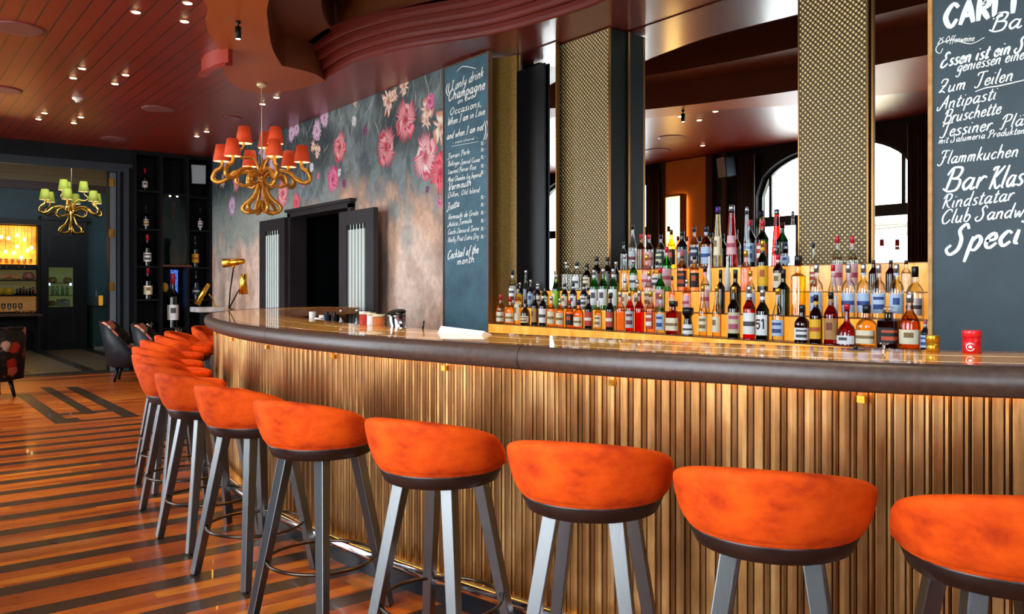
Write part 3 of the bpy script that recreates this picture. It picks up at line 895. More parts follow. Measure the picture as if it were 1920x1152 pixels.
TXT_R = [
('zur',1.888,2.871,1.803,2.870,0.025,0.0061),
('CARLT',2.080,2.794,1.677,2.785,0.060,0.0244),
('Ba',1.847,2.720,1.677,2.705,0.044,0.0099),
('25 Offenweine',2.110,2.721,1.917,2.690,0.019,0.0040),
('Essen ist ein S',2.094,2.588,1.677,2.585,0.037,0.0104),
('geniessen eine',2.011,2.545,1.677,2.545,0.031,0.0068),
('Zum',2.110,2.450,1.951,2.448,0.035,0.0075),
('Teilen',1.919,2.448,1.726,2.448,0.036,0.0075),
('Antipasti',2.108,2.360,1.803,2.368,0.035,0.0072),
('Bruschette',2.082,2.284,1.783,2.291,0.034,0.0072),
('Tessiner',2.096,2.211,1.824,2.213,0.035,0.0078),
('Plä',1.796,2.212,1.677,2.215,0.033,0.0068),
('mit Salumeria Produkten',2.105,2.178,1.677,2.172,0.019,0.0046),
('Flammkuchen',2.105,2.066,1.702,2.061,0.035,0.0072),
('Bar',2.080,1.919,1.847,1.917,0.060,0.0126),
('Klas',1.857,1.907,1.677,1.917,0.055,0.0110),
('Rindstatar',2.091,1.825,1.721,1.843,0.037,0.0075),
('Club Sandw',2.096,1.745,1.677,1.757,0.037,0.0081),
('Speci',2.060,1.583,1.677,1.626,0.071,0.0177),
]
TXT_L = [
('I only drink',7.210,3.455,6.601,3.498,0.050,0.0112),
('Champagne',7.261,3.363,6.574,3.367,0.056,0.0135),
('on two',7.081,3.304,6.775,3.314,0.028,0.0083),
('Occasions,',7.230,3.207,6.628,3.208,0.039,0.0101),
('When I am in Love',7.271,3.107,6.583,3.116,0.039,0.0090),
('and when I am not',7.281,2.962,6.610,2.967,0.039,0.0090),
('- coco chanel -',7.180,2.903,6.710,2.892,0.014,0.0045),
('Ferrari Perle',7.261,2.752,6.849,2.761,0.028,0.0073),
('Bollinger Special Cuvee',7.261,2.679,6.673,2.658,0.026,0.0062),
('Laurent Perrier Rose',7.261,2.595,6.738,2.591,0.026,0.0062),
('Moet Chandon Ice Imperial',7.261,2.511,6.646,2.507,0.026,0.0062),
('Vermouth',7.261,2.421,6.812,2.438,0.039,0.0101),
('Dillon, Old blend',7.261,2.348,6.673,2.356,0.028,0.0067),
('Jsotta',7.281,2.209,7.032,2.246,0.039,0.0096),
('Vermouth de Grote',7.261,2.118,6.701,2.129,0.028,0.0067),
('Antica Formula',7.261,2.039,6.812,2.062,0.028,0.0067),
('Cocchi Storico di Torino',7.261,1.961,6.692,1.974,0.027,0.0062),
('Noilly Prat Extra Dry',7.261,1.877,6.692,1.895,0.027,0.0062),
('Cocktail of the',7.271,1.698,6.692,1.751,0.045,0.0112),
('month',7.090,1.637,6.756,1.662,0.039,0.0099),
('10,-',6.673,2.818,6.574,2.820,0.022,0.0053),
('10,-',6.673,2.754,6.574,2.757,0.022,0.0053),
('10,-',6.673,2.680,6.574,2.683,0.022,0.0053),
('10,-',6.673,2.595,6.574,2.599,0.022,0.0053),
('10,-',6.673,2.531,6.574,2.536,0.022,0.0053),
('10,-',6.673,2.281,6.574,2.289,0.022,0.0053),
('10,-',6.673,2.207,6.574,2.215,0.022,0.0053),
('10,-',6.673,2.127,6.574,2.136,0.022,0.0053),
('10,-',6.673,2.048,6.574,2.057,0.022,0.0053),
('10,-',6.673,1.968,6.574,1.978,0.022,0.0053),
('10,-',6.673,1.888,6.574,1.900,0.022,0.0053),
]
def chalkboard(label, X, y0, y1, z0, z1, mt, frame_col, lines, extra, edge=0.02):
    r = thing('menu_chalkboard', label, 'chalkboard', (X + 0.02, (y0 + y1) / 2, z0), world=True)
    MB().b2((X, y0, z0), (X + 0.03, y1, z1)).build('board', mt, r)
    f = MB()
    f.b2((X - 0.012, y0 - edge, z0), (X + 0.04, y0, z1)); f.b2((X - 0.012, y1, z0), (X + 0.04, y1 + edge, z1)); f.b2((X - 0.012, y0 - edge, z1), (X + 0.04, y1 + edge, z1 + edge * 0.6))
    f.build('frame', frame_col, r)
    for q in lines:
        mb = MB()
        write(mb, *q, X - 0.002, block=(q[0] == 'CARLT'))
        mb.build('lettering', M['chalk'], r, normals=False)
    for pts, w in extra:
        mb = MB()
        ribbon(mb, resample(cr(pts, 8), 0.008), w, X - 0.002)
        mb.build('flourish', M['chalk'], r, normals=False)
M['goldframe'] = noisy('golden_wood_frame', '#b87f3e', '#d09a58', 20, rough=0.35, coat=0.3)
chalkboard('big slate menu board with white chalk lettering on the far right', 4.55, 1.17, 2.135, 0.85, 3.2, M['board'], M['goldframe'], TXT_R,
           [([(2.082, 2.689), (2.096, 2.665), (2.118, 2.684), (2.105, 2.714), (2.035, 2.723), (1.941, 2.681), (1.872, 2.697)], 0.005),
            ([(1.917, 2.425), (1.862, 2.435), (1.798, 2.433), (1.677, 2.440)], 0.007)], 0.022)
chalkboard('narrow blue menu board covered in small chalk lettering', 4.78, 6.54, 7.33, 0.85, 3.715, M['boardblue'], mat('walnut_frame', '#6e4a30', 0.4), TXT_L,
           [([(7.09, 3.64), (7.012, 3.67), (6.916, 3.655), (6.75, 3.60)], 0.008), ([(7.27, 3.55), (7.29, 3.48), (7.26, 3.42)], 0.014), ([(7.23, 3.55), (7.25, 3.48), (7.22, 3.42)], 0.014),
            ([(6.60, 3.05), (6.58, 2.95), (6.62, 2.86)], 0.012), ([(6.565, 3.05), (6.545, 2.95), (6.585, 2.86)], 0.012), ([(7.2, 2.88), (6.7, 2.86)], 0.005)], 0.014)

# ================================================================== BOTTLES
ORD = ['first', 'second', 'third', 'fourth', 'fifth', 'sixth', 'seventh', 'eighth', 'ninth', 'tenth', 'eleventh', 'twelfth', 'thirteenth', 'fourteenth', 'fifteenth', 'sixteenth', 'seventeenth', 'eighteenth', 'nineteenth', 'twentieth']
GT = {'clear': '#f2f5f2', 'amber': '#f7cc88', 'gold': '#fbe2a4', 'orange': '#f8b864', 'red': '#e83c20', 'darkred': '#b82818', 'cognac': '#e6a058', 'brown': '#5c2812',
      'green': '#46b050', 'dgreen': '#24502a', 'olive': '#6a6a30', 'yellow': '#f8e030', 'pink': '#fbd0c4', 'purple': '#561c30'}
GM = {k: glass(k + '_bottle_glass', v, 0.16) for k, v in GT.items()}
GM['black'] = mat('black_bottle_glass', '#0a0a0b', 0.12, coat=0.5)
GM['navy'] = mat('navy_bottle_glass', '#0d1828', 0.12, coat=0.5)
GM['white'] = mat('white_bottle', '#e8e6e0', 0.3)
CM = {'black': mat('black_cap', '#101012', 0.35), 'silver': mat('silver_cap', '#c8ccd0', 0.28, 0.9), 'red': mat('red_wax_cap', '#c8182a', 0.35), 'gold': mat('gold_cap', '#d8a83c', 0.3, 0.8),
      'white': mat('white_cap', '#ecebe8', 0.4), 'navy': mat('navy_cap', '#16243a', 0.35), 'purple': mat('purple_cap', '#4a2a86', 0.35), 'brown': mat('brown_cap', '#3c2a1c', 0.4),
      'pink': mat('pink_foil_cap', '#b8566a', 0.4), 'glass': glass('stopper_glass', '#eef2f2', 0.25)}
LM = {'cream': '#efe0bd', 'white': '#f2f1ec', 'yellow': '#f2b81c', 'black': '#1a1716', 'blue': '#b6cbe4', 'kraft': '#b8844a', 'navy': '#22304c', 'silver': '#c9ccce', 'pink': '#e8b4b4',
      'red': '#c4402e', 'grey': '#8c8c84', 'lime': '#9ccc2c', 'dgreen': '#2c4a3a', 'floral': '#d8c8a4'}
AC = {'cream': '#8a6a3a', 'white': '#4a4a4c', 'yellow': '#c05818', 'black': '#c8542c', 'blue': '#2c4888', 'kraft': '#7a3a20', 'navy': '#c8ccd4', 'silver': '#7a3038', 'pink': '#b84a5a',
      'red': '#f0e4d0', 'grey': '#d8d4c4', 'lime': '#e8f0b0', 'dgreen': '#d8cfa8', 'floral': '#b8566a'}
LAB = {k: mat(k + '_label', v, 0.6) for k, v in LM.items()}
ACM = {k: mat(k + '_label_print', v, 0.6) for k, v in AC.items()}
SHAPE = {   # (profile, cap radius, cap z0, label z0, z1, superellipse, words)
'std': ([(.93, 0), (1, .015), (1, .56), (.94, .61), (.66, .68), (.42, .74), (.36, .80), (.34, .90)], .40, .87, .10, .50, None, 'tall round'),
'wine': ([(.93, 0), (1, .015), (1, .55), (.93, .60), (.60, .66), (.40, .71), (.36, .78), (.34, .92)], .39, .80, .14, .42, None, 'slender wine-type'),
'squat': ([(.92, 0), (1, .03), (1, .46), (.95, .54), (.72, .62), (.42, .68), (.38, .74), (.36, .88)], .44, .80, .08, .40, 3.2, 'squat'),
'onion': ([(.86, 0), (.96, .03), (1, .22), (1, .40), (.92, .50), (.66, .60), (.38, .68), (.32, .76), (.30, .90)], .36, .84, .10, .36, None, 'round-bellied'),
'square': ([(.93, 0), (1, .02), (1, .60), (.96, .66), (.50, .70), (.34, .72), (.32, .86)], .52, .84, .12, .50, 6, 'square-sided'),
'taper': ([(.95, 0), (1, .02), (.96, .22), (.76, .48), (.66, .60), (.74, .70), (.84, .72), (.84, .76)], .98, .74, .06, .40, None, 'waisted'),
'slim': ([(.93, 0), (1, .015), (1, .46), (.92, .52), (.62, .64), (.44, .74), (.38, .82), (.36, .92)], .42, .88, .10, .40, None, 'slim'),
'bell': ([(.94, 0), (1, .04), (1, .18), (.93, .32), (.72, .44), (.40, .53), (.27, .62), (.25, .88)], .30, .86, .04, .24, None, 'wide-based bell-shaped'),
'round': ([(.93, 0), (1, .015), (1, .50), (.96, .57), (.80, .64), (.50, .69), (.38, .73), (.34, .90)], .40, .84, .10, .46, None, 'broad-shouldered'),
'cone': ([(.94, 0), (1, .02), (.98, .12), (.86, .36), (.68, .60), (.54, .78), (.46, .90)], .52, .90, .20, .50, None, 'very tall conical'),
}
WORD = {'dgreen': 'dark green', 'darkred': 'dark red', 'gold': 'pale gold', 'olive': 'olive green', 'cognac': 'amber brown'}
TIER = {1: 'front', 2: 'second', 3: 'third', 4: 'top'}
BOT = [
('squat', 1, 4.774, 6.33, 0.0385, 0.282, 'amber', 'red', 'cream'),
('squat', 1, 4.765, 6.168, 0.0404, 0.263, 'amber', 'red', 'cream'),
('std', 1, 4.759, 6.046, 0.0324, 0.384, 'gold', 'black', 'cream'),
('onion', 1, 4.753, 5.927, 0.0443, 0.236, 'olive', 'black', 'cream'),
('std', 1, 4.746, 5.779, 0.0339, 0.315, 'black', 'navy', 'kraft'),
('std', 1, 4.739, 5.658, 0.0358, 0.315, 'black', 'black', 'white'),
('std', 1, 4.733, 5.533, 0.0353, 0.269, 'amber', 'silver', 'cream'),
('std', 1, 4.727, 5.412, 0.0348, 0.251, 'amber', 'silver', 'cream'),
('std', 1, 4.72, 5.279, 0.0366, 0.239, 'orange', 'red', 'black'),
('squat', 1, 4.714, 5.158, 0.0383, 0.245, 'orange', 'navy', 'cream'),
('std', 1, 4.707, 5.026, 0.0355, 0.286, 'black', 'black', 'red'),
('std', 1, 4.701, 4.905, 0.0306, 0.239, 'yellow', 'white', 'cream'),
('std', 1, 4.694, 4.761, 0.0365, 0.297, 'black', 'black', 'red'),
('std', 1, 4.688, 4.641, 0.0381, 0.31, 'pink', 'silver', 'none'),
('std', 1, 4.682, 4.531, 0.0334, 0.323, 'red', 'gold', 'silver'),
('std', 1, 4.676, 4.423, 0.0371, 0.323, 'red', 'silver', 'none'),
('std', 1, 4.67, 4.302, 0.0365, 0.316, 'pink', 'gold', 'red'),
('std', 1, 4.665, 4.195, 0.034, 0.296, 'clear', 'gold', 'blue'),
('square', 1, 4.665, 4.07, 0.0472, 0.246, 'darkred', 'black', 'cream'),
('taper', 1, 4.651, 3.922, 0.0404, 0.202, 'black', 'black', 'white'),
('slim', 1, 4.644, 3.781, 0.0302, 0.359, 'gold', 'gold', 'cream'),
('slim', 1, 4.637, 3.655, 0.0315, 0.359, 'gold', 'gold', 'cream'),
('std', 1, 4.63, 3.505, 0.0417, 0.355, 'dgreen', 'gold', 'floral'),
('std', 1, 4.623, 3.375, 0.0409, 0.355, 'red', 'silver', 'white'),
('std', 1, 4.617, 3.267, 0.042, 0.333, 'dgreen', 'silver', 'white'),
('slim', 1, 4.611, 3.146, 0.0395, 0.341, 'clear', 'gold', 'blue'),
('squat', 1, 4.602, 2.966, 0.0418, 0.237, 'brown', 'black', 'white'),
('std', 1, 4.597, 2.867, 0.0378, 0.301, 'brown', 'black', 'yellow'),
('std', 1, 4.592, 2.763, 0.0404, 0.318, 'darkred', 'black', 'kraft'),
('bell', 1, 4.603, 2.666, 0.0574, 0.248, 'darkred', 'red', 'white'),
('squat', 1, 4.592, 2.536, 0.053, 0.244, 'gold', 'black', 'cream'),
('square', 1, 4.587, 2.399, 0.0548, 0.237, 'purple', 'glass', 'black'),
('onion', 1, 4.581, 2.277, 0.0552, 0.311, 'cognac', 'silver', 'cream'),
('std', 1, 4.562, 2.182, 0.0234, 0.168, 'navy', 'pink', 'blue'),
('std', 2, 4.946, 6.367, 0.0365, 0.355, 'clear', 'navy', 'white'),
('std', 2, 4.939, 6.241, 0.0309, 0.235, 'navy', 'silver', 'yellow'),
('slim', 2, 4.934, 6.145, 0.0306, 0.351, 'black', 'silver', 'none'),
('std', 2, 4.93, 6.067, 0.0304, 0.259, 'navy', 'silver', 'blue'),
('std', 2, 4.925, 5.957, 0.0325, 0.223, 'black', 'silver', 'white'),
('std', 2, 4.919, 5.842, 0.0321, 0.203, 'dgreen', 'black', 'white'),
('std', 2, 4.91, 5.673, 0.0364, 0.304, 'green', 'silver', 'lime'),
('std', 2, 4.904, 5.549, 0.0311, 0.221, 'black', 'navy', 'cream'),
('std', 2, 4.898, 5.429, 0.033, 0.225, 'navy', 'navy', 'white'),
('std', 2, 4.89, 5.282, 0.0348, 0.22, 'navy', 'navy', 'white'),
('std', 2, 4.883, 5.147, 0.0411, 0.338, 'green', 'silver', 'white'),
('std', 2, 4.877, 5.03, 0.0406, 0.345, 'green', 'silver', 'white'),
('std', 2, 4.871, 4.903, 0.04, 0.343, 'green', 'silver', 'white'),
('std', 2, 4.864, 4.761, 0.0327, 0.257, 'clear', 'silver', 'cream'),
('std', 2, 4.856, 4.617, 0.0364, 0.247, 'clear', 'silver', 'cream'),
('std', 2, 4.85, 4.484, 0.0358, 0.318, 'clear', 'gold', 'cream'),
('std', 2, 4.843, 4.361, 0.0394, 0.341, 'green', 'red', 'pink'),
('slim', 2, 4.837, 4.236, 0.0225, 0.273, 'pink', 'black', 'cream'),
('std', 2, 4.829, 4.083, 0.032, 0.247, 'pink', 'silver', 'pink'),
('std', 2, 4.82, 3.905, 0.0332, 0.343, 'clear', 'black', 'pink'),
('wine', 2, 4.813, 3.76, 0.0326, 0.313, 'black', 'black', 'none'),
('wine', 2, 4.806, 3.625, 0.0395, 0.311, 'black', 'black', 'none'),
('std', 2, 4.799, 3.495, 0.0332, 0.301, 'clear', 'gold', 'blue'),
('wine', 2, 4.785, 3.224, 0.0408, 0.307, 'dgreen', 'black', 'none'),
('square', 2, 4.779, 3.108, 0.0401, 0.392, 'yellow', 'black', 'none'),
('round', 2, 4.772, 2.973, 0.041, 0.333, 'clear', 'silver', 'blue'),
('slim', 2, 4.766, 2.854, 0.0302, 0.327, 'clear', 'red', 'white'),
('round', 2, 4.761, 2.747, 0.0412, 0.328, 'clear', 'silver', 'blue'),
('round', 2, 4.756, 2.647, 0.0389, 0.326, 'clear', 'silver', 'blue'),
('round', 2, 4.751, 2.55, 0.0399, 0.323, 'clear', 'silver', 'blue'),
('round', 2, 4.745, 2.437, 0.0407, 0.321, 'clear', 'silver', 'blue'),
('squat', 2, 4.739, 2.325, 0.043, 0.306, 'clear', 'black', 'white'),
('std', 3, 5.09, 5.737, 0.0471, 0.267, 'clear', 'silver', 'none'),
('std', 3, 5.075, 5.575, 0.0438, 0.257, 'clear', 'black', 'white'),
('std', 3, 5.068, 5.432, 0.0383, 0.239, 'brown', 'black', 'cream'),
('std', 3, 5.061, 5.301, 0.0425, 0.298, 'black', 'black', 'grey'),
('std', 3, 5.054, 5.159, 0.0418, 0.293, 'black', 'black', 'grey'),
('std', 3, 5.048, 5.05, 0.0321, 0.249, 'black', 'silver', 'none'),
('slim', 3, 5.043, 4.942, 0.0317, 0.305, 'clear', 'silver', 'none'),
('std', 3, 5.037, 4.831, 0.0335, 0.261, 'green', 'silver', 'white'),
('round', 3, 5.029, 4.673, 0.0417, 0.296, 'pink', 'gold', 'pink'),
('std', 3, 5.024, 4.563, 0.0368, 0.24, 'clear', 'black', 'white'),
('std', 3, 5.018, 4.45, 0.0384, 0.353, 'green', 'red', 'pink'),
('std', 3, 5.009, 4.283, 0.0397, 0.316, 'orange', 'pink', 'black'),
('std', 3, 5.003, 4.156, 0.037, 0.279, 'amber', 'black', 'black'),
('slim', 3, 4.995, 4.007, 0.0202, 0.262, 'white', 'white', 'none'),
('slim', 3, 4.986, 3.832, 0.0217, 0.256, 'white', 'white', 'none'),
('round', 3, 4.978, 3.666, 0.0366, 0.293, 'pink', 'gold', 'none'),
('std', 3, 4.97, 3.516, 0.0377, 0.36, 'dgreen', 'gold', 'yellow'),
('std', 3, 4.964, 3.386, 0.0352, 0.253, 'purple', 'red', 'cream'),
('slim', 3, 4.949, 3.106, 0.0231, 0.326, 'clear', 'navy', 'red'),
('std', 3, 4.94, 2.928, 0.0346, 0.359, 'clear', 'red', 'pink'),
('std', 3, 4.935, 2.822, 0.034, 0.354, 'clear', 'red', 'pink'),
('std', 3, 4.927, 2.676, 0.0299, 0.197, 'brown', 'brown', 'none'),
('std', 3, 4.922, 2.564, 0.0294, 0.194, 'brown', 'brown', 'none'),
('std', 3, 4.917, 2.466, 0.0289, 0.191, 'clear', 'brown', 'none'),
('std', 4, 5.223, 5.131, 0.0282, 0.251, 'clear', 'black', 'none'),
('slim', 4, 5.217, 5.016, 0.0348, 0.398, 'clear', 'black', 'silver'),
('std', 4, 5.211, 4.911, 0.0343, 0.304, 'cognac', 'red', 'none'),
('std', 4, 5.206, 4.814, 0.0362, 0.295, 'clear', 'red', 'pink'),
('std', 4, 5.199, 4.676, 0.0401, 0.287, 'clear', 'black', 'dgreen'),
('std', 4, 5.193, 4.554, 0.0329, 0.32, 'yellow', 'black', 'black'),
('std', 4, 5.192, 4.439, 0.0455, 0.305, 'black', 'black', 'grey'),
('std', 4, 5.18, 4.304, 0.034, 0.331, 'clear', 'navy', 'navy'),
('std', 4, 5.174, 4.181, 0.0419, 0.324, 'cognac', 'navy', 'blue'),
('cone', 4, 5.168, 4.063, 0.0351, 0.474, 'gold', 'purple', 'cream'),
('cone', 4, 5.161, 3.927, 0.0426, 0.475, 'red', 'silver', 'pink'),
('cone', 4, 5.154, 3.786, 0.0239, 0.451, 'clear', 'silver', 'none'),
('std', 4, 5.241, 3.821, 0.0444, 0.358, 'dgreen', 'red', 'blue'),
('std', 4, 5.147, 3.641, 0.0429, 0.338, 'dgreen', 'red', 'red'),
('squat', 4, 5.141, 3.529, 0.0327, 0.157, 'clear', 'glass', 'none'),
('squat', 4, 5.136, 3.443, 0.0304, 0.172, 'clear', 'navy', 'blue'),
]
def bottle(kind, X, Y, z, rad, H, gl, cap, lab, label, group, face=None, cat='bottle'):
    if face is None: face = PI + 0.25 + 0.09 * (sum(map(ord, label)) % 7 - 3)
    prof, cr_, cz, l0, l1, sq, _ = SHAPE[kind]
    r = thing('liquor_bottle' if group != 'wine bottles in the wall cabinet' else 'wine_bottle', label, cat, (X, Y, z), 0, group)
    pf = [(0.0001, 0.0)] + [(a * rad, b * H) for a, b in prof]
    sm = cr(pf, 3)
    MB().lathe(sm, 18, sq=sq).build('glass_body', GM[gl], r)
    ct = 1.0
    c = MB()
    if kind == 'square':
        c.lathe([(.0001, cz * H), (cr_ * rad, cz * H), (cr_ * rad, .985 * H), (cr_ * rad * .9, H), (.0001, H)], 16, sq=6)
    elif cap == 'glass':
        c.lathe([(.0001, cz * H), (.34 * rad, cz * H), (.62 * rad, (cz + .05) * H), (.62 * rad, .97 * H), (.4 * rad, H), (.0001, H)], 14)
    elif kind == 'cone':
        c.lathe([(.0001, cz * H), (cr_ * rad, cz * H), (cr_ * rad * .92, .99 * H), (.0001, H)], 14)
    else:
        c.lathe([(.0001, cz * H), (cr_ * rad, cz * H), (cr_ * rad, .985 * H), (cr_ * rad * .85, H), (.0001, H)], 14)
    c.build('cap', CM[cap], r)
    if lab != 'none':
        def rr(q):
            zs = [b for _, b in prof]; rs_ = [a for a, _ in prof]
            return float(np.interp(q, zs, rs_)) * rad + 0.0012
        def patch(a0, a1, q0, q1, lift, name, mt, par):
            rows = []
            for q in np.linspace(q0, q1, 4):
                row = []
                for a in np.linspace(face + a0, face + a1, 13):
                    ca, sa = math.cos(a), math.sin(a); k = 1.0
                    if sq: k = (abs(ca) ** sq + abs(sa) ** sq) ** (-1 / sq)
                    row.append(((rr(q) + lift) * ca * k, (rr(q) + lift) * sa * k, q * H))
                rows.append(row)
            return MB().grid(rows).build(name, mt, par, normals=False)
        p = patch(-1.25, 1.25, l0, l1, 0, 'label', LAB[lab], r)
        qm, dq = (l0 + l1) / 2, (l1 - l0)
        st = sum(map(ord, label)) % 3
        if st == 0: patch(-0.45, 0.45, qm - dq * .05, qm + dq * .30, .0006, 'label_emblem', ACM[lab], p)
        elif st == 1: patch(-1.1, 1.1, qm - dq * .12, qm + dq * .10, .0006, 'label_stripe', ACM[lab], p)
        else:
            patch(-0.8, 0.8, qm + dq * .18, qm + dq * .34, .0006, 'label_stripe', ACM[lab], p)
            patch(-0.8, 0.8, qm - dq * .30, qm - dq * .05, .0006, 'label_print', ACM[lab], p)
        if kind in ('std', 'round') and (sum(map(ord, label)) % 2):
            patch(-PI, PI, .80, .86, .0005, 'neck_band', LAB[lab], r)
    return r
byt = {}
for b in BOT: byt.setdefault(b[1], []).append(b)
for tr_, L in byt.items():
    L.sort(key=lambda b: -b[3])
    n = len(L)
    for i, (kind, t_, X, Y, rad, H, gl, cap, lab) in enumerate(L):
        j = n - 1 - i
        pos_ = (ORD[i] + ' from left') if i <= j else (ORD[j] + ' from right')
        q = ('%s %s bottle, %s %s, %s on %s step' % (SHAPE[kind][6], WORD.get(gl, gl), cap + (' stopper' if cap == 'glass' else ' cap'), '' if lab == 'none' else WORD.get(lab, lab) + ' label', pos_, TIER[t_])).replace(' ,', ',').replace(', ,', ',')
        rt_ = bottle(kind, X, Y, TZ[t_], rad, H, gl, cap, lab, ' '.join(q.split()), 'bottles on the %s step of the back bar' % TIER[t_])
        if t_ == 1 and kind == 'std' and gl == 'dgreen' and cap == 'silver':
            # the bottle whose label reads 51
            for ch in rt_.children:
                if ch.name.startswith('label'):
                    for g2 in list(ch.children): bpy.data.objects.remove(g2)
            tx = MB()
            for pts in ([(-.0, .5), (-.9, .5), (-.95, -.05), (-.3, .05), (-.15, -.45), (-.5, -.75), (-1.0, -.6)], [(.25, .35), (.6, .55), (.6, -.8)]):
                P_ = resample(cr(pts, 5), 0.08)
                A_, B_ = [], []
                Pn = np.array(P_); tt = np.gradient(Pn, axis=0); tt /= np.linalg.norm(tt, axis=1)[:, None]
                nn_ = np.stack([-tt[:, 1], tt[:, 0]], 1) * .14
                cv_ = lambda u, v: ((rad + .003) * math.cos(face_ + u * .75), (rad + .003) * math.sin(face_ + u * .75), .33 * H + v * .022 * 2)
                face_ = PI + 0.25
                tx.grid([[cv_(*p) for p in Pn + nn_], [cv_(*p) for p in Pn - nn_]], smooth=False)
            lb = [c for c in rt_.children if c.name.startswith('label')][0]
            tx.build('label_number', CM['black'], lb, normals=False)

# ================================================================== BAR STOOLS
def tub(th, prof, nth=44, pleat=None):
    """shell swept round a seat; th(t) gives (angle), prof(t) the closed (r, z) loop; angle 0 looks at the back (-x)"""
    rows = []
    for i in range(nth + 1):
        t_ = -1 + 2 * i / nth
        a = PI + th(t_)
        rows.append([(r * math.cos(a), r * math.sin(a), z) for r, z in prof(t_)])
    mb = MB().grid(rows, cu=True)
    k = len(rows[0])
    mb.add(rows[0], [tuple(range(k))], True); mb.add(rows[-1], [tuple(reversed(range(k)))], True)
    return mb
def smooth01(x): x = min(1, max(0, x)); return x * x * (3 - 2 * x)
def make_stool():
    r = thing('bar_stool', 'x', 'bar stool', group='orange bar stools along the curved bar')
    AH = math.radians(118)
    def prof(t_):
        q = abs(t_)
        hgt = 0.172 * (1 - 0.30 * min(1, q / 0.62) ** 2) * (1 - smooth01((q - 0.58) / 0.40) ** 1.2) + 0.012
        end = 1 - 0.75 * smooth01((q - 0.93) / 0.07)
        z0 = 0.745
        rb = 0.232
        lean = 0.046 * hgt / 0.17
        th_ = 0.056 * end
        pl = 0.005 * math.cos(t_ * 15 * PI) * (1 - q)
        zt = z0 + 0.02 + hgt
        L = [(rb - 0.004, z0), (rb + 0.012, z0 + 0.012), (rb + 0.012 + lean * .55, z0 + hgt * .45), (rb + 0.010 + lean, zt - 0.022), (rb + lean + 0.004, zt - 0.007), (rb + lean - th_ * .45, zt),
             (rb + lean - th_ * .9, zt - 0.010), (rb + lean - th_ + pl, zt - 0.03), (rb + lean * .45 - th_ + pl, z0 + hgt * .45), (rb - th_ + pl * .6, z0 + 0.03), (rb - th_ * .8, z0)]
        return L
    bk = tub(lambda t_: t_ * AH, prof, 60).build('backrest', M['velvet'], r)
    ss = bk.modifiers.new('sub', 'SUBSURF'); ss.levels = 1; ss.render_levels = 1
    cs = [(0.0001, 0.735), (0.20, 0.735), (0.228, 0.742), (0.240, 0.762), (0.240, 0.786), (0.228, 0.808), (0.19, 0.820), (0.10, 0.826), (0.0001, 0.828)]
    rows = []
    mb = MB().lathe(cr(cs, 3), 36)
    mb.build('seat_cushion', M['velvet'], r)
    MB().lathe([(0.0001, 0.692), (0.200, 0.692), (0.210, 0.697), (0.229, 0.738), (0.229, 0.745), (0.0001, 0.745)], 40).build('seat_ring', M['ring'], r)
    for k in range(4):
        a = PI / 4 + k * PI / 2
        p0, p1 = Vector((0.145 * math.cos(a), 0.145 * math.sin(a), 0.70)), Vector((0.285 * math.cos(a), 0.285 * math.sin(a), 0.006))
        mb = MB().tube([p0, p1], [0.034, 0.026], 4, smooth=False, up=(math.cos(a + PI / 4), math.sin(a + PI / 4), 0))
        lg = mb.build('leg', M['leg'], r, bevel=0.003)
        MB().lathe([(.0001, 0), (.013, 0), (.013, .008), (.0001, .008)], 10, c=(p1.x, p1.y, 0)).build('foot_glide', M['black'], lg)
    rr = 0.228
    MB().tube([(rr * math.cos(2 * PI * k / 40), rr * math.sin(2 * PI * k / 40), 0.24) for k in range(40)], 0.0075, 8, closed=True).build('foot_ring', M['footring'], r)
    return r
stool0 = make_stool()
SP = [(2.215, 0.875), (1.98, 1.37), (1.84, 1.95), (1.675, 2.59), (1.53, 3.31), (1.49, 3.98), (1.49, 4.67), (1.55, 5.33), (1.70, 6.08), (1.90, 6.78), (2.26, 7.57), (2.50, 8.22), (2.68, 8.95), (3.25, 9.95)]
SN = ['nearest orange velvet bar stool, cut off by the right edge of the photo',
 'orange velvet bar stool second nearest to the camera', 'orange velvet bar stool third nearest to the camera', 'orange velvet bar stool fourth nearest, in front of the copper bar',
 'orange velvet bar stool fifth nearest, pale front leg facing the camera', 'orange velvet bar stool sixth nearest along the curved bar', 'orange velvet bar stool seventh nearest along the curved bar',
 'orange velvet bar stool eighth nearest, leftmost stool showing its back', 'orange velvet bar stool ninth nearest, pleated inside of back showing', 'orange velvet bar stool tenth nearest, round seat seen edge on',
 'orange velvet bar stool eleventh nearest, fourth counted from the far end', 'orange velvet bar stool third from the far end of the bar', 'orange velvet bar stool second from the far end of the bar', 'farthest orange velvet bar stool, facing the camera under the rim']
RV = np.array(R)
for i, (x, y) in enumerate(SP):
    s_o = stool0 if i == 0 else copy_tree(stool0)
    d_ = RV - np.array([x, y])
    k = int(np.argmin((d_ ** 2).sum(1)))
    dm = math.sqrt(float((d_[k] ** 2).sum()))
    if dm < 0.258:      # keep the legs clear of the foot rail
        x, y = x - d_[k][0] / dm * (0.258 - dm), y - d_[k][1] / dm * (0.258 - dm)
    s_o.location = (x, y, 0)
    s_o.rotation_euler = (0, 0, math.atan2(d_[k][1], d_[k][0]) + math.radians(12))
    s_o['label'] = SN[i]

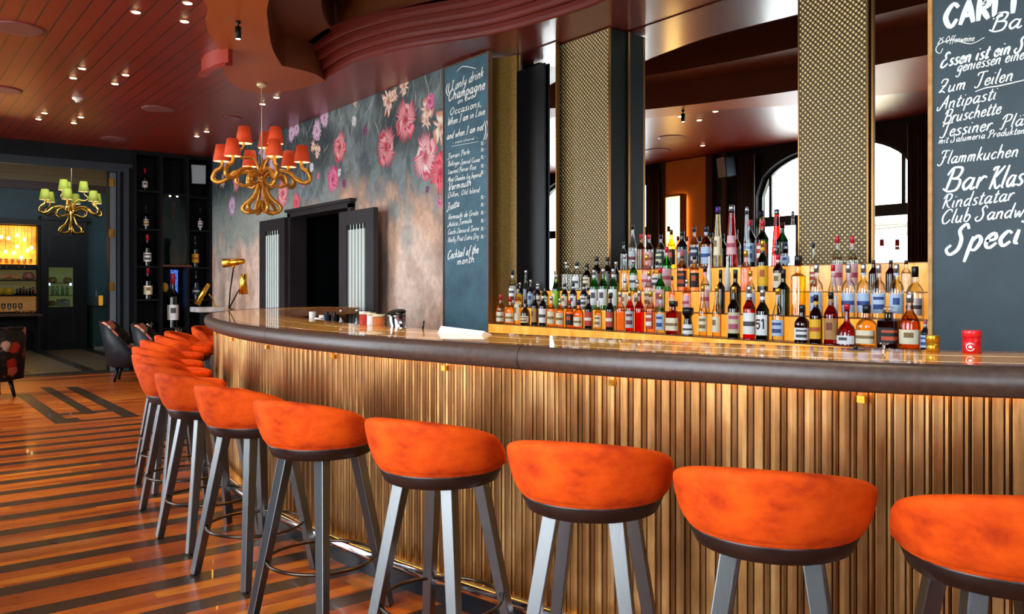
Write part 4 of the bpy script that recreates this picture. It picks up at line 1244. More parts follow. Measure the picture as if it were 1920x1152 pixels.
# ================================================================== CHANDELIERS
def chandelier(label, loc, zc, shade_col, metal, zh, off, rod_mat, cm=None):
    """loc: plan position; zc ceiling height; zh hub height"""
    r = thing('chandelier', label, 'chandelier', (loc[0], loc[1], zc), 0)
    H0 = zh - zc
    MB().lathe([(.0001, 0.0), (.06, 0.0), (.058, -.03), (.035, -.05), (.0001, -.055)], 20).build('ceiling_rose', rod_mat, r)
    MB().tube([(0, 0, -.05), (0, 0, H0 + .1)], 0.007, 8).build('rod', rod_mat, r)
    MB().lathe(cr([(.0001, H0 - .12), (.03, H0 - .11), (.055, H0 - .05), (.045, H0), (.07, H0 + .04), (.04, H0 + .10), (.012, H0 + .14), (.0001, H0 + .14)], 3), 16).build('hub', metal, r)
    sm_ = mat(label.split()[0] + '_shade_fabric', shade_col, 0.75)
    t = NT(sm_); t.p.inputs['Emission Color'].default_value = lin(shade_col); t.p.inputs['Emission Strength'].default_value = 0.16
    lining = mat(label.split()[0] + '_shade_lining', '#f4e6d0', 0.7, em='#ffe6b8', es=0.5)
    bulb = emit(label.split()[0] + '_bulb', '#ffdca0', 6.0)
    def P(a, pts): return [(q[0] * math.cos(a + q[2]) if len(q) > 2 else q[0] * math.cos(a), q[0] * math.sin(a + q[2]) if len(q) > 2 else q[0] * math.sin(a), H0 + q[1]) for q in pts]
    def lamp(a, rad, zb):
        c, s = rad * math.cos(a), rad * math.sin(a)
        sh_ = MB().lathe([(.093, H0 + zb), (.060, H0 + zb + .19)], 22, c=(c, s, 0))
        sh_.f = sh_.f[:22]; sh_.sm = sh_.sm[:22]; sh_.mi = sh_.mi[:22]
        o = sh_.build('lamp_shade', sm_, r, normals=False)
        sd = o.modifiers.new('shell', 'SOLIDIFY'); sd.thickness = 0.003; sd.offset = -1
        li = MB().lathe([(.089, H0 + zb + .002), (.057, H0 + zb + .187)], 22, c=(c, s, 0))
        li.f = li.f[:22]; li.sm = li.sm[:22]; li.mi = li.mi[:22]
        li.build('lining', lining, o, normals=False)
        MB().lathe(cr([(.0001, H0 + zb + .02), (.016, H0 + zb + .03), (.02, H0 + zb + .06), (.012, H0 + zb + .09), (.0001, H0 + zb + .10)], 2), 10, c=(c, s, 0)).build('bulb', bulb, o)
    for k in range(6):
        a = off + k * PI / 3
        path = cr(P(a, [(.05, .03), (.16, .075), (.30, .055), (.40, -.03), (.49, -.06), (.545, -.02), (.52, .06), (.46, .10), (.44, .16), (.45, .21)]), 5)
        rd = [0.015 + 0.011 * math.sin(PI * i / (len(path) - 1)) for i in range(len(path))]
        rd[-1] = .010
        MB().tube(path, rd, 9).build('arm', metal, r)
        lamp(a, .45, .175)
        path = cr(P(a + .25, [(.05, .0), (.15, .045), (.25, .02), (.275, -.06), (.20, -.105), (.10, -.07), (.05, -.06)]), 5)
        MB().tube(path, [0.010 + 0.009 * math.sin(PI * i / (len(path) - 1)) for i in range(len(path))], 8).build('scroll', metal, r)
        path = cr(P(a, [(.04, -.05), (.065, -.15), (.11, -.24), (.19, -.31), (.215, -.36), (.17, -.40), (.10, -.395), (.05, -.37), (.03, -.33), (.015, -.27)]), 5)
        MB().tube(path, [0.013 + 0.010 * math.sin(PI * i / (len(path) - 1)) for i in range(len(path))], 9).build('lower_loop', metal, r)
    for k in range(3):
        a = off + PI / 2 + k * 2 * PI / 3
        path = cr(P(a, [(.03, .06), (.05, .14), (.11, .21), (.19, .20), (.255, .215), (.265, .27), (.215, .31), (.20, .38)]), 5)
        MB().tube(path, [0.018 - 0.006 * i / (len(path) - 1) for i in range(len(path))], 8).build('upper_arm', metal, r)
        lamp(a, .20, .365)
    return r
antique = noisy('antique_gold', '#b87824', '#dca040', 25, rough=0.36, metal=0.7)
pol = noisy('polished_gold', '#c09a4a', '#e0c070', 25, rough=0.22, metal=1.0)
chandelier('orange-shaded chandelier with looping gold arms hanging near the flowered wall', (3.50, 9.16), ZC - 0.02, '#d8481c', antique, 2.66, math.radians(-37.8 + 4), mat('cream_rod', '#d8c8a0', 0.35, 0.4))
chandelier('green-shaded gold chandelier hanging in the next room', (2.87, 16.85), 4.3, '#96a038', pol, 2.80, math.radians(12), mat('pale_rod', '#9a9a90', 0.4, 0.5))

# ================================================================== DOORWAY BEHIND THE BAR
d1 = MB()
d1.b2((XM - 0.06, 11.38, 0), (XM + 0.2, 11.47, 2.47)); d1.b2((XM - 0.06, 9.46, 0), (XM + 0.2, 9.54, 2.47)); d1.b2((XM - 0.06, 9.46, 2.42), (XM + 0.2, 11.47, 2.50))
d1.b2((XM - 0.09, 9.42, 2.49), (XM + 0.02, 11.5, 2.53))
M['doorpaint'] = noisy('dark_plum_paint', '#241f22', '#2e282b', 3, rough=0.45)
dr = struct('door_1', d1, M['doorpaint'])
M['reeded'] = mat('reeded_glass', '#b4c4c0', 0.18, coat=0.5)
t = NT(M['reeded'])
x, y, z = t.sep(t.pos())
wv_ = t.m('SINE', t.m('MULTIPLY', y, 2 * PI / 0.085))
t.base(t.ramp(wv_, [(0.0, '#a4b6b2'), (0.5, '#ccd8d4'), (1.0, '#eef4f0')]))
t.bump(wv_, 0.5, 0.02)
def leaf(x, y0, y1, z1):
    f = MB()
    s = 0.26
    f.b2((x, y0, 0.02), (x + 0.06, y0 + s * 0.8, z1)); f.b2((x, y1 - s * 0.8, 0.02), (x + 0.06, y1, z1))
    f.b2((x, y0 + s * 0.8, z1 - 0.17), (x + 0.06, y1 - s * 0.8, z1)); f.b2((x, y0 + s * 0.8, 0.02), (x + 0.06, y1 - s * 0.8, 0.30))
    o = f.build('door_leaf', M['doorpaint'], dr)
    a, b = y0 + s * 0.8, y1 - s * 0.8
    MB().b2((x + 0.02, a, 0.30), (x + 0.04, b, z1 - 0.17)).build('reeded_pane', M['reeded'], o)
    t2 = MB()
    for k in range(6):
        yk = a + (b - a) * (k + 0.5) / 6
        t2.b2((x + 0.008, yk - 0.018, z1 - 0.23), (x + 0.02, yk + 0.018, z1 - 0.172))
    t2.build('glazing_clip', M['cabinet'], o)
leaf(4.70, 11.42, 12.40, 2.42)
leaf(4.60, 8.56, 9.46, 2.34)
hg = MB()
for z in (0.4, 1.3, 2.1): hg.b2((4.64, 9.44, z), (4.78, 9.47, z + 0.1))
hg.build('hinge', M['cabinet'], dr)

# open leaf of the wide opening, with brass hinges
dl = struct('door_2', MB().b2((3.15, YB - 0.02, 0), (3.24, YB + 0.10, 3.34)), mat('grey_blue_paint', '#5b6468', 0.5))
for z in (0.55, 1.35, 2.25, 3.1):
    MB().b2((3.135, YB - 0.035, z), (3.20, YB - 0.018, z + 0.14)).build('hinge', M['brass'], dl)

# ================================================================== WINE CABINET
wcab = thing('wine_cabinet', 'tall black shelving unit holding wine bottles in the far corner', 'cabinet', (4.15, 15.2, 0), world=True)
CX = [3.53, 3.955, 4.40, 4.80]
CB = 15.40
f = MB()
f.b2((CX[0] - 0.02, CB, 0), (CX[3] + 0.01, CB + 0.02, 3.74)); f.b2((CX[0] - 0.02, 15.02, 0), (CX[3] + 0.01, CB, 0.06)); f.b2((CX[0] - 0.02, 15.02, 3.68), (CX[3] + 0.01, CB, 3.745))
f.build('back_panel', M['cabinet'], wcab)
for x in CX:
    MB().b2((x - 0.02, 15.0, 0), (x + 0.02, CB, 3.745)).build('upright', M['cabinet'], wcab)
SHZ = [0.62, 1.205, 1.775, 2.415, 3.075]
for z in SHZ:
    MB().b2((CX[0] + 0.02, 15.02, z - 0.03), (CX[1] - 0.02, CB, z)).build('shelf_board', M['cabinet'], wcab)
for z in (1.195, 1.77, 2.43, 3.02):
    MB().b2((CX[2] + 0.02, 15.02, z - 0.03), (CX[3] - 0.02, CB, z)).build('shelf_board', M['cabinet'], wcab)
for z in (0.70, 3.05):
    MB().b2((CX[1] + 0.02, 15.02, z - 0.03), (CX[2] - 0.02, CB, z)).build('shelf_board', M['cabinet'], wcab)
o = MB().b2((CX[1] + 0.02, 14.99, 1.77), (CX[2] + 0.06, CB, 1.80)).build('shelf_board', mat('copper_shelf', '#6e4630', 0.35, 0.5), wcab)
o['label'] = 'coppery brown shelf edge'
MB().b2((CX[1] + 0.025, 15.03, 1.81), (CX[2] - 0.025, 15.036, 3.01)).build('glass_front', glass('vitrine_glass', '#c4dcd6', 0.05), wcab, normals=False)
vb = MB().b2((CX[1] + 0.03, 15.37, 1.81), (CX[2] - 0.03, 15.395, 3.01)).build('vitrine_back', noisy('green_grey_panel', '#2c3a38', '#4a5a56', 3, rough=0.5), wcab)
for x in (4.12, 4.24):
    l_ = MB().lathe([(.0001, 3.0), (.016, 3.0), (.018, 3.018), (.0001, 3.018)], 10, c=(x, 15.1, 0)).build('vitrine_light', emit('vitrine_spot', '#fff0d8', 8.0), wcab)
# gnarled vine stem shown behind the glass
vs = MB()
rs2 = random.Random(4)
pth = cr([(4.21 + 0.035 * math.sin(k * 1.7) + rs2.uniform(-.012, .012), 15.2 + 0.02 * math.cos(k * 1.3), 1.80 + 0.105 * k) for k in range(11)], 4)
vs.tube(pth, [0.036 - 0.022 * i / (len(pth) - 1) + 0.006 * math.sin(i * 1.9) for i in range(len(pth))], 7)
for k, (z, dx) in enumerate([(2.3, .05), (2.55, -.06), (2.75, .04)]):
    vs.tube(cr([(4.21, 15.2, z), (4.21 + dx, 15.19, z + .08), (4.21 + dx * 1.2, 15.18, z + .18)], 4), 0.010, 6)
tag(vs.build('vine_stem', noisy('vine_bark', '#2a1c14', '#4a3324', 18, (1, 1, .3), rough=0.85, bump=0.4), at=(4.21, 15.2, 1.80)), 'dark gnarled vine stem standing behind the cabinet glass', 'vine stem')
tag(MB().b2((4.20, 15.34, 1.06), (4.32, 15.365, 1.72)).build('blue_light_panel', (lambda m: (lambda t: (t.link(t.ramp(t.noise(t.mapping(t.pos(), (9, 9, 9)), 3, 5), [(.35, '#1c3ca0'), (.6, '#5a8cf0'), (.75, '#b0d0ff')]), t.p.inputs['Emission Color']), setattr(t.p.inputs['Emission Strength'], 'default_value', 0.7), m)[2])(NT(m)))(mat('blue_lit_picture', '#203a80', 0.4)), at=(4.26, 15.35, 1.06)),
    'upright glowing blue panel behind the tall bottle in cabinet', 'light panel')
yl = thing('lemon_ornament', 'small yellow round ornament hanging beside the blue panel', 'ornament', (4.06, 15.2, 1.32))
MB().lathe(cr([(.0001, 0), (.04, .02), (.06, .08), (.045, .14), (.015, .17), (.0001, .175)], 3), 14).build('body', mat('lemon_yellow', '#e0b418', 0.35), yl)
MB().tube([(0, 0, .17), (0.005, 0, .30), (0, 0, .44)], 0.004, 6).build('cord', M['black'], yl)
for (x, z, h, rd, gl, cap, lab, lb) in [
    (3.72, 3.077, .39, .045, 'dgreen', 'red', 'white', 'red-capped wine bottle alone on the top left cabinet shelf'),
    (3.74, 2.417, .40, .043, 'dgreen', 'black', 'cream', 'dark wine bottle with cream label on upper left cabinet shelf'),
    (3.76, 1.777, .55, .066, 'dgreen', 'red', 'white', 'large red-capped wine bottle in the middle left of cabinet'),
    (3.77, 1.207, .55, .075, 'dgreen', 'red', 'cream', 'magnum with red cap on lower left cabinet shelf'),
    (4.66, 2.432, .40, .044, 'dgreen', 'black', 'white', 'dark bottle with white label on upper right cabinet shelf'),
    (4.57, 1.772, .56, .063, 'navy', 'navy', 'yellow', 'dark bottle with square yellow label on right cabinet shelf'),
    (4.58, 1.197, .52, .066, 'navy', 'navy', 'navy', 'dark blue bottle with banded label on lower right shelf'),
    (4.185, 0.702, .95, .100, 'dgreen', 'red', 'white', 'oversized wine bottle with white label at cabinet foot')]:
    rb = bottle('wine', x, 15.16, z, rd, h, gl, cap, lab, lb, 'wine bottles in the wall cabinet', face=-PI / 2 - 0.2)
bw2 = MB().lathe(cr([(.0001, .62), (.05, .625), (.10, .70), (.095, .78), (.07, .82), (.04, .83)], 3), 18, c=(3.79, 15.15, 0))
tag(bw2.build('glass_jar', glass('smoky_glass', '#8a8078', 0.5), at=(3.79, 15.15, .62)), 'round smoky glass jar on the bottom cabinet shelf', 'jar')
def speaker(loc, rz, tilt, label):
    r = thing('wall_speaker', label, 'speaker', loc, rz)
    T = Matrix.Rotation(tilt, 3, 'X')
    def q(mb): mb.v = [tuple(T @ Vector(p)) for p in mb.v]; return mb
    q(MB().b2((-.13, -.10, -.18), (.13, .10, .18))).build('housing', M['steel'], r, bevel=0.015)
    q(MB().b2((-.115, -.112, -.165), (.115, -.10, .165))).build('grille', M['speaker'], r, bevel=0.005)
    q(MB().lathe([(.0001, 0), (.008, 0), (.008, .004), (.0001, .004)], 10, M=Matrix.Translation((0, -.113, -.13)) @ Matrix.Rotation(PI / 2, 4, 'X'))).build('indicator', M['chrome'], r)
    MB().tube([(0, .05, 0), (0, .20, .02)], 0.02, 8).build('bracket', M['black'], r)
speaker((4.61, 15.10, 3.43), -0.25, 0.10, 'pale grey loudspeaker in the top right of the wine cabinet')
speaker((-0.55, 8.82, 3.45), PI / 2 + 0.35, 0.12, 'pale grey loudspeaker high between windows, seen in the mirror')
speaker((-0.55, 4.75, 3.35), PI / 2 - 0.35, 0.12, 'grey loudspeaker beside the nearer window, seen in the mirror')

# white marble console and brass lamps
cs = thing('wall_console', 'narrow white marble console ledge below the wine cabinet', 'console', (4.5, 14.2, 0), world=True)
MB().b2((4.28, 14.0, 0.99), (4.80, 14.5, 1.075)).build('marble_slab', M['marble'], cs, bevel=0.006)
MB().b2((4.42, 14.08, 0), (4.80, 14.42, 0.99)).build('base', M['cabinet'], cs)
def shade(mb, c, ax, ln, r0, r1):
    z = Vector(ax).normalized()
    q = z.to_track_quat('Z', 'Y').to_matrix().to_4x4()
    T = Matrix.Translation(c) @ q
    mb.lathe([(.0001, ln), (r1 * .7, ln), (r1, ln * .96), (r0, 0), (r0 - .004, 0), (r1 - .006, ln * .93), (.0001, ln * .93)], 18, M=T)
    return mb
lb_ = thing('brass_lamp', 'brass lamp with tilted tube shade on the marble console', 'lamp', (4.56, 14.25, 1.075))
MB().lathe([(.0001, 0), (.06, 0), (.06, .012), (.0001, .016)], 18, c=(.06, 0, 0)).build('base', M['brass'], lb_)
MB().tube(cr([(.06, 0, .01), (.03, 0, .12), (-.04, 0, .22)], 4), .012, 8).build('stem', M['brass'], lb_)
shade(MB(), (-.24, 0, .045), (.18, 0, .33), .40, .055, .040).build('lamp_shade', M['brass'], lb_)
la = thing('brass_lamp', 'two-armed brass lamp standing on the far end of the bar top', 'lamp', (3.03, 8.88, ZT))
MB().lathe([(.0001, 0), (.05, 0), (.05, .010), (.0001, .014)], 18).build('base', M['brass'], la)
rv = Vector((.79, -.613, 0)); fv = Vector((.613, .79, 0))
def W(a, z, b=0): return tuple(rv * a + fv * b + Vector((0, 0, z)))
MB().tube([W(0, .01), W(.015, .22), W(.05, .45)], .0075, 8).build('arm', mat('blackened_brass', '#2a211a', 0.3, 0.8), la)
MB().tube([W(0, .01), W(.10, .20), W(.14, .25)], .0075, 8).build('arm', bpy.data.materials['blackened_brass'], la)
shade(MB(), W(-.06, .50), rv * 1.0 + Vector((0, 0, .10)), .23, .050, .028).build('lamp_shade', M['brass'], la)
shade(MB(), W(.155, .165), Vector((0.02, 0, 1)), .22, .048, .030).build('lamp_shade', M['brass'], la)
MB().lathe(cr([(.0001, -.02), (.02, 0), (.0001, .02)], 4), 12, c=W(.05, .46)).build('joint', M['brass'], la)

# ================================================================== ON AND BEHIND THE BAR TOP
def at_bar(i, w): return offset2(R, w)[i]
def near_i(y): return min(range(len(R)), key=lambda k: abs(R[k][1] - y) + (0 if R[k][0] < 3.2 else 5))
ZW = 0.97
red_can = thing('tea_tin', 'red canister with round white emblem on the bar top at right', 'tin', (3.115, 1.325, ZT))
MB().lathe([(.0001, 0), (.030, 0), (.030, .060), (.0001, .060)], 24).build('body', mat('red_tin', '#c8141c', 0.3), red_can)
MB().lathe([(.0001, .060), (.0315, .060), (.0315, .080), (.030, .083), (.0001, .083)], 24).build('lid', mat('red_tin_lid', '#d8202a', 0.25), red_can)
av = math.atan2(-1.325, -3.115)
def curvpatch(mb, pts, rad, a0, z0, sc):
    mb.add([(rad * math.cos(a0 + u * sc / rad), rad * math.sin(a0 + u * sc / rad), z0 + v * sc) for u, v in pts], [tuple(range(len(pts)))])
    return mb
e = MB()
ring = [(math.cos(2 * PI * k / 20 + .9), math.sin(2 * PI * k / 20 + .9)) for k in range(17)]
rows = [[(.0305 * math.cos(av - .15 + x * k / .030), .0305 * math.sin(av - .15 + x * k / .030), .024 + y * k) for x, y in ring] for k in (.0145, .0118)]
e.grid(rows, smooth=False)
curvpatch(e, [(-.6, -.35), (.5, -.5), (.7, .1), (.2, .15), (.3, .55), (-.4, .3)], .0305, av - .15, .024, .0105)
e.build('emblem', M['white'], red_can, normals=False)
gold_can = thing('tea_tin', 'gold canister on the bar top beside the menu board', 'tin', (3.055, 1.435, ZT))
gm = mat('gold_tin', '#d09a28', 0.28, 0.8)
MB().lathe([(.0001, 0), (.022, 0), (.022, .036), (.0001, .036)], 24).build('body', gm, gold_can)
MB().lathe([(.0001, .036), (.0232, .036), (.0232, .060), (.022, .062), (.0001, .062)], 24).build('lid', gm, gold_can)
kn = MB().prism([(2.90, 1.68), (2.94, 1.66), (2.92, 1.62), (2.89, 1.65)], ZT, ZT + .006)
kn.lathe([(.008, ZT + .006), (.004, ZT + .020), (.0001, ZT + .022)], 10, c=(2.913, 1.652, 0))
tag(kn.build('black_clip', CM['black'], at=(2.913, 1.652, ZT)), 'tiny black clip lying on the bar top before the bottles', 'clip')
tp = thing('bar_tap', 'small clear-knobbed chrome tap on the bar top at right', 'tap', (2.945, 1.56, ZT))
MB().lathe([(.0001, 0), (.010, 0), (.006, .006), (.005, .026), (.0001, .028)], 12).build('stem', M['chrome'], tp)
MB().tube([(-.012, .010, .030), (.012, -.010, .030)], .005, 8).build('handle', CM['glass'], tp)
# white menu card propped near the blue board
i = near_i(3.62); c = at_bar(i, 0.645)
cd = MB()
cd.add([(2.345, 3.66, ZT), (2.375, 3.31, ZT), (2.395, 3.31, ZT + .020), (2.365, 3.66, ZT + .034), (2.42, 3.67, ZT), (2.45, 3.32, ZT)], [(0, 1, 2, 3), (3, 2, 5, 4), (0, 3, 4), (1, 5, 2)])
tag(cd.build('menu_card', M['paper'], at=(2.38, 3.5, ZT)), 'folded white card lying on the inner edge of bar top', 'card')
def jar(name, label, cat, y, w, z, h, r0, r1, m1, lid=None, group=None, tilt=None):
    c = at_bar(near_i(y), w)
    t_ = thing(name, label, cat, (c[0], c[1], z), 0, group)
    if tilt: t_.rotation_euler = tilt
    MB().lathe([(.0001, 0), (r0 * .94, 0), (r0, .008), (r1, h * (.9 if lid else 1)), (r1 - .003, h * (.9 if lid else 1)), (.0001, h * .5 if not lid else h * .9)], 18).build('body', m1, t_)
    if lid: MB().lathe([(.0001, h * .9), (r1 * 1.06, h * .9), (r1 * 1.06, h), (.0001, h)], 18).build('lid', lid, t_)
    return t_
ZWK = 1.05
jar('straw_tin', 'red and cream tin on the counter behind the bar', 'tin', 5.05, .80, ZWK, .19, .036, .036, mat('red_paper_tin', '#c0281c', 0.5), mat('cream_lid', '#eadfc6', 0.5))
jar('straw_tin', 'white tin beside the orange one behind the bar', 'tin', 4.92, .80, ZWK, .185, .030, .030, M['white'], mat('cream_tin_lid', '#e8d8b0', 0.5))
jar('straw_tin', 'orange tin standing behind the bar next to shaker', 'tin', 4.80, .80, ZWK, .178, .040, .040, mat('orange_tin', '#c8682c', 0.45), mat('pale_tin_lid', '#e0c9a0', 0.5))
sk = jar('mixing_tin', 'tilted chrome mixing tin behind the bar', 'shaker', 4.52, .82, ZWK + .012, .19, .040, .056, M['chrome'], None, None, (0.16, -0.26, 0))
MB().tube([(.056 * math.cos(a), .056 * math.sin(a), .19) for a in np.linspace(0, 2 * PI, 24)[:-1]], .003, 6, closed=True).build('rim', M['chrome'], sk)
MB().lathe([(.0001, .192), (.059, .192), (.059, .197), (.0001, .2)], 18).build('strainer', M['steel'], sk)
gc = glass('clear_tool_glass', '#eef2ee', 0.3)
for (y, w, h, lb) in [(5.62, .82, .19, 'clear slim bottle nearest the red mat behind the bar'), (5.32, .84, .20, 'clear slim bottle next to the tins behind the bar')]:
    c = at_bar(near_i(y), w)
    t_ = thing('oil_bottle', lb, 'bottle', (c[0], c[1], ZWK), 0, 'clear slim bottles behind the bar')
    MB().lathe([(.0001, 0), (.022, 0), (.022, .09), (.009, .12), (.009, h * .92), (.0001, h * .92)], 14).build('body', gc, t_)
    MB().lathe([(.0001, h * .90), (.011, h * .90), (.011, h), (.0001, h)], 12).build('cap', CM['silver'], t_)
for (y, w, h, r0, mt, lb) in [(6.50, .80, .155, .028, M['white'], 'white cup leftmost in the row behind the bar'), (6.38, .86, .13, .030, M['white'], 'second white cup from the left behind the bar'),
                              (6.28, .78, .11, .026, mat('lime_yellow', '#c8c428', 0.4), 'small yellow-green jar among the white cups'), (6.16, .84, .165, .020, CM['navy'], 'slim dark bottle among the white cups'),
                              (6.06, .76, .12, .034, M['white'], 'third white cup from the left behind the bar'), (5.93, .84, .165, .020, CM['black'], 'black slim bottle near the red bar mat'), (5.82, .77, .10, .036, M['white'], 'rightmost white cup, next to the red mat')]:
    jar('bar_cup' if 'cup' in lb else 'small_jar', lb, 'cup' if 'cup' in lb else 'bottle', y, w, ZWK, h, r0 * .85, r0, mt)
a, b = near_i(5.74), near_i(5.40)
q0, q1 = offset2(R, .73)[a - 8:a + 1], offset2(R, .82)[a - 8:a + 1]
tag(MB().grid([[(x, y, ZWK + .001) for x, y in q0], [(x, y, ZWK + .034) for x, y in q0], [(x, y, ZWK + .034) for x, y in q1], [(x, y, ZWK + .001) for x, y in q1]], cv=True, smooth=False).build('bar_mat', mat('red_rubber', '#c8181c', 0.5), at=(q0[4][0], q0[4][1], ZWK)),
    'bright red bar mat on the counter behind the bar', 'bar mat')
sp = MB().tube([(2.50, 4.06, ZT), (2.505, 4.055, ZT + .045)], .005, 6)
tag(sp.build('bar_spoon', M['steel'], at=(2.50, 4.06, ZT)), 'small upright metal pin on the inner edge of bar top', 'bar tool')

# ================================================================== CEILING FITTINGS
DL = [(1.77, 7.50), (2.17, 7.50), (2.05, 7.0), (1.77, 9.78), (1.77, 10.28), (2.2, 9.78), (2.2, 10.28), (1.82, 12.58), (1.82, 13.08), (2.26, 12.58), (2.26, 13.08), (3.96, 12.58), (3.96, 13.06), (3.93, 9.80), (3.93, 10.26), (0.4, 6.0), (0.1, 8.8), (0.1, 11.0)]
DN = ['left ceiling downlight of the three nearest the camera', 'middle ceiling downlight of the three nearest the camera', 'ceiling downlight touching the edge of the orange soffit',
      'upper light of the left middle pair of downlights', 'lower light of the left middle pair of downlights', 'upper light of the right middle pair of downlights', 'lower light of the right middle pair of downlights',
      'upper light of the far left pair of downlights', 'lower light of the far left pair of downlights', 'upper light of the far middle pair of downlights', 'lower light of the far middle pair of downlights',
      'right light of the far pair above the corner cabinet', 'left light of the far pair above the corner cabinet', 'downlight just right of the orange chandelier rod', 'downlight directly behind the orange chandelier rod',
      'ceiling downlight seen only in the mirror, nearest the camera', 'ceiling downlight seen only in the mirror, beside the wall lamp', 'ceiling downlight seen only in the mirror, farthest']
glow = emit('lamp_glow', '#ffdca4', 30.0)
rim_m = mat('warm_white_rim', '#c89a70', 0.4)
for (x, y), lb in zip(DL, DN):
    r = thing('ceiling_downlight', lb, 'downlight', (x, y, ZC), 0, 'recessed downlights in the red ceiling')
    MB().lathe([(.030, 0.0), (.046, 0.0), (.044, -.006), (.032, -.006)], 20).build('rim', rim_m, r)
    MB().lathe([(.0001, -.011), (.02, -.0105), (.032, -.008), (.035, -.002), (.035, 0), (.0001, 0)], 16).build('lens', glow, r)
    l = bpy.data.lights.new('downlight_beam', 'SPOT')
    l.energy = 14 if y > 6.5 else 5; l.spot_size = 2.0; l.spot_blend = 0.8; l.color = (1.0, 0.78, 0.52); l.shadow_soft_size = 0.03
    lo = bpy.data.objects.new('downlight_beam', l); COL.objects.link(lo); lo.parent = r; lo.location = (0, 0, -.02)
for (x, y, rd, lb) in [(1.04, 8.63, .22, 'large round ceiling grille at the left edge of photo'), (1.22, 11.41, .20, 'round ceiling grille cut off at left, second from camera'), (2.95, 11.38, .20, 'round ceiling grille in the middle of the red ceiling'),
                       (3.01, 14.1, .20, 'farthest round ceiling grille, just above the wide opening'), (3.92, 11.36, .13, 'small dark round ceiling plate behind the orange chandelier'), (0.3, 9.6, .22, 'round ceiling grille seen in the mirror')]:
    r = thing('ceiling_speaker', lb, 'ceiling speaker', (x, y, ZC), 0, 'round ceiling speakers')
    dk = 'dark' in lb
    MB().lathe([(rd * .86, 0), (rd, 0), (rd, -.008), (rd * .86, -.012)], 32).build('rim', M['redgloss'] if dk else mat('mauve_rim', '#7c4646', 0.4), r)
    MB().lathe([(.0001, -.007), (rd * .86, -.007), (rd * .86, -.001), (.0001, -.001)], 32).build('grille', M['redgloss'] if dk else M['grille'], r)
for (x, y), lb in zip([(2.42, 5.0), (2.36, 3.7), (2.30, 2.5), (2.42, 1.4)], ['far', 'third', 'second', 'near']):
    r = thing('recess_spotlight', lb + ' small spotlight in the ceiling recess shining on the bar top', 'spotlight', (x, y, 4.05), 0, 'spotlights inside the ceiling recess')
    MB().lathe([(.028, 0), (.042, 0), (.040, -.006), (.030, -.006)], 18).build('rim', M['black'], r)
    MB().lathe([(.0001, -.008), (.028, -.005), (.028, 0), (.0001, 0)], 14).build('lens', glow, r)
    l = bpy.data.lights.new('spotlight_beam', 'SPOT')
    l.energy = 70; l.spot_size = 0.9; l.spot_blend = 0.7; l.color = (1.0, 0.80, 0.55); l.shadow_soft_size = 0.03
    lo = bpy.data.objects.new('spotlight_beam', l); COL.objects.link(lo); lo.parent = r; lo.location = (0, 0, -.02)
sd = thing('smoke_detector', 'white smoke detector on the red boarded ceiling', 'smoke detector', (2.0, 11.32, ZC))
MB().lathe([(.0001, 0), (.065, 0), (.065, -.02), (.05, -.035), (.0001, -.035)], 24).build('base', M['white'], sd)
MB().lathe([(.0001, -.035), (.035, -.035), (.030, -.058), (.0001, -.06)], 20).build('sensor', M['white'], sd)
ps = thing('ceiling_spotlight', 'small black cylinder spotlight on the orange soffit', 'spotlight', (2.52, 7.15, ZC - .02))
MB().lathe([(.0001, 0), (.020, 0), (.020, -.02), (.008, -.03), (.008, -.05), (.0001, -.05)], 14).build('mount', M['black'], ps)
MB().lathe([(.0001, -.05), (.026, -.05), (.026, -.155), (.0001, -.155)], 16).build('barrel', M['black'], ps)
MB().lathe([(.0001, -.155), (.022, -.155), (.018, -.159), (.0001, -.16)], 14).build('lens', emit('spot_lens', '#fff0d8', 3.0), ps)

# ================================================================== ARMCHAIRS AND SIDE TABLE
def floral(name):
    m = mat(name, '#15100e', 0.8, spec=0.2)
    t = NT(m)
    v = t.n('ShaderNodeTexVoronoi'); t.link(t.mapping(t.coord(), (1, 1, 1)), v.inputs['Vector']); v.inputs['Scale'].default_value = 5.4
    nz = t.noise(t.coord(), 14, 4)
    d = t.m('ADD', v.outputs['Distance'], t.m('MULTIPLY', t.m('SUBTRACT', nz, 0.5), 0.75))
    x, y, z = t.sep(v.outputs['Color'])
    colr = t.ramp(x, [(0.1, '#9a2a14'), (0.35, '#c8806a'), (0.6, '#6a1a14'), (0.85, '#b89a84')])
    msk = t.ramp(d, [(0.28, 1.0), (0.42, 0.0)])
    t.base(t.mix(msk, t.ramp(nz, [(0.4, '#0d0b0b'), (0.62, '#1e1a12'), (0.72, '#3a3418')]), colr))
    return m
M['floral'] = floral('dark_floral_fabric')
M['leather'] = noisy('black_leather', '#17181c', '#22242a', 20, rough=0.5, bump=0.1, spec=0.3)
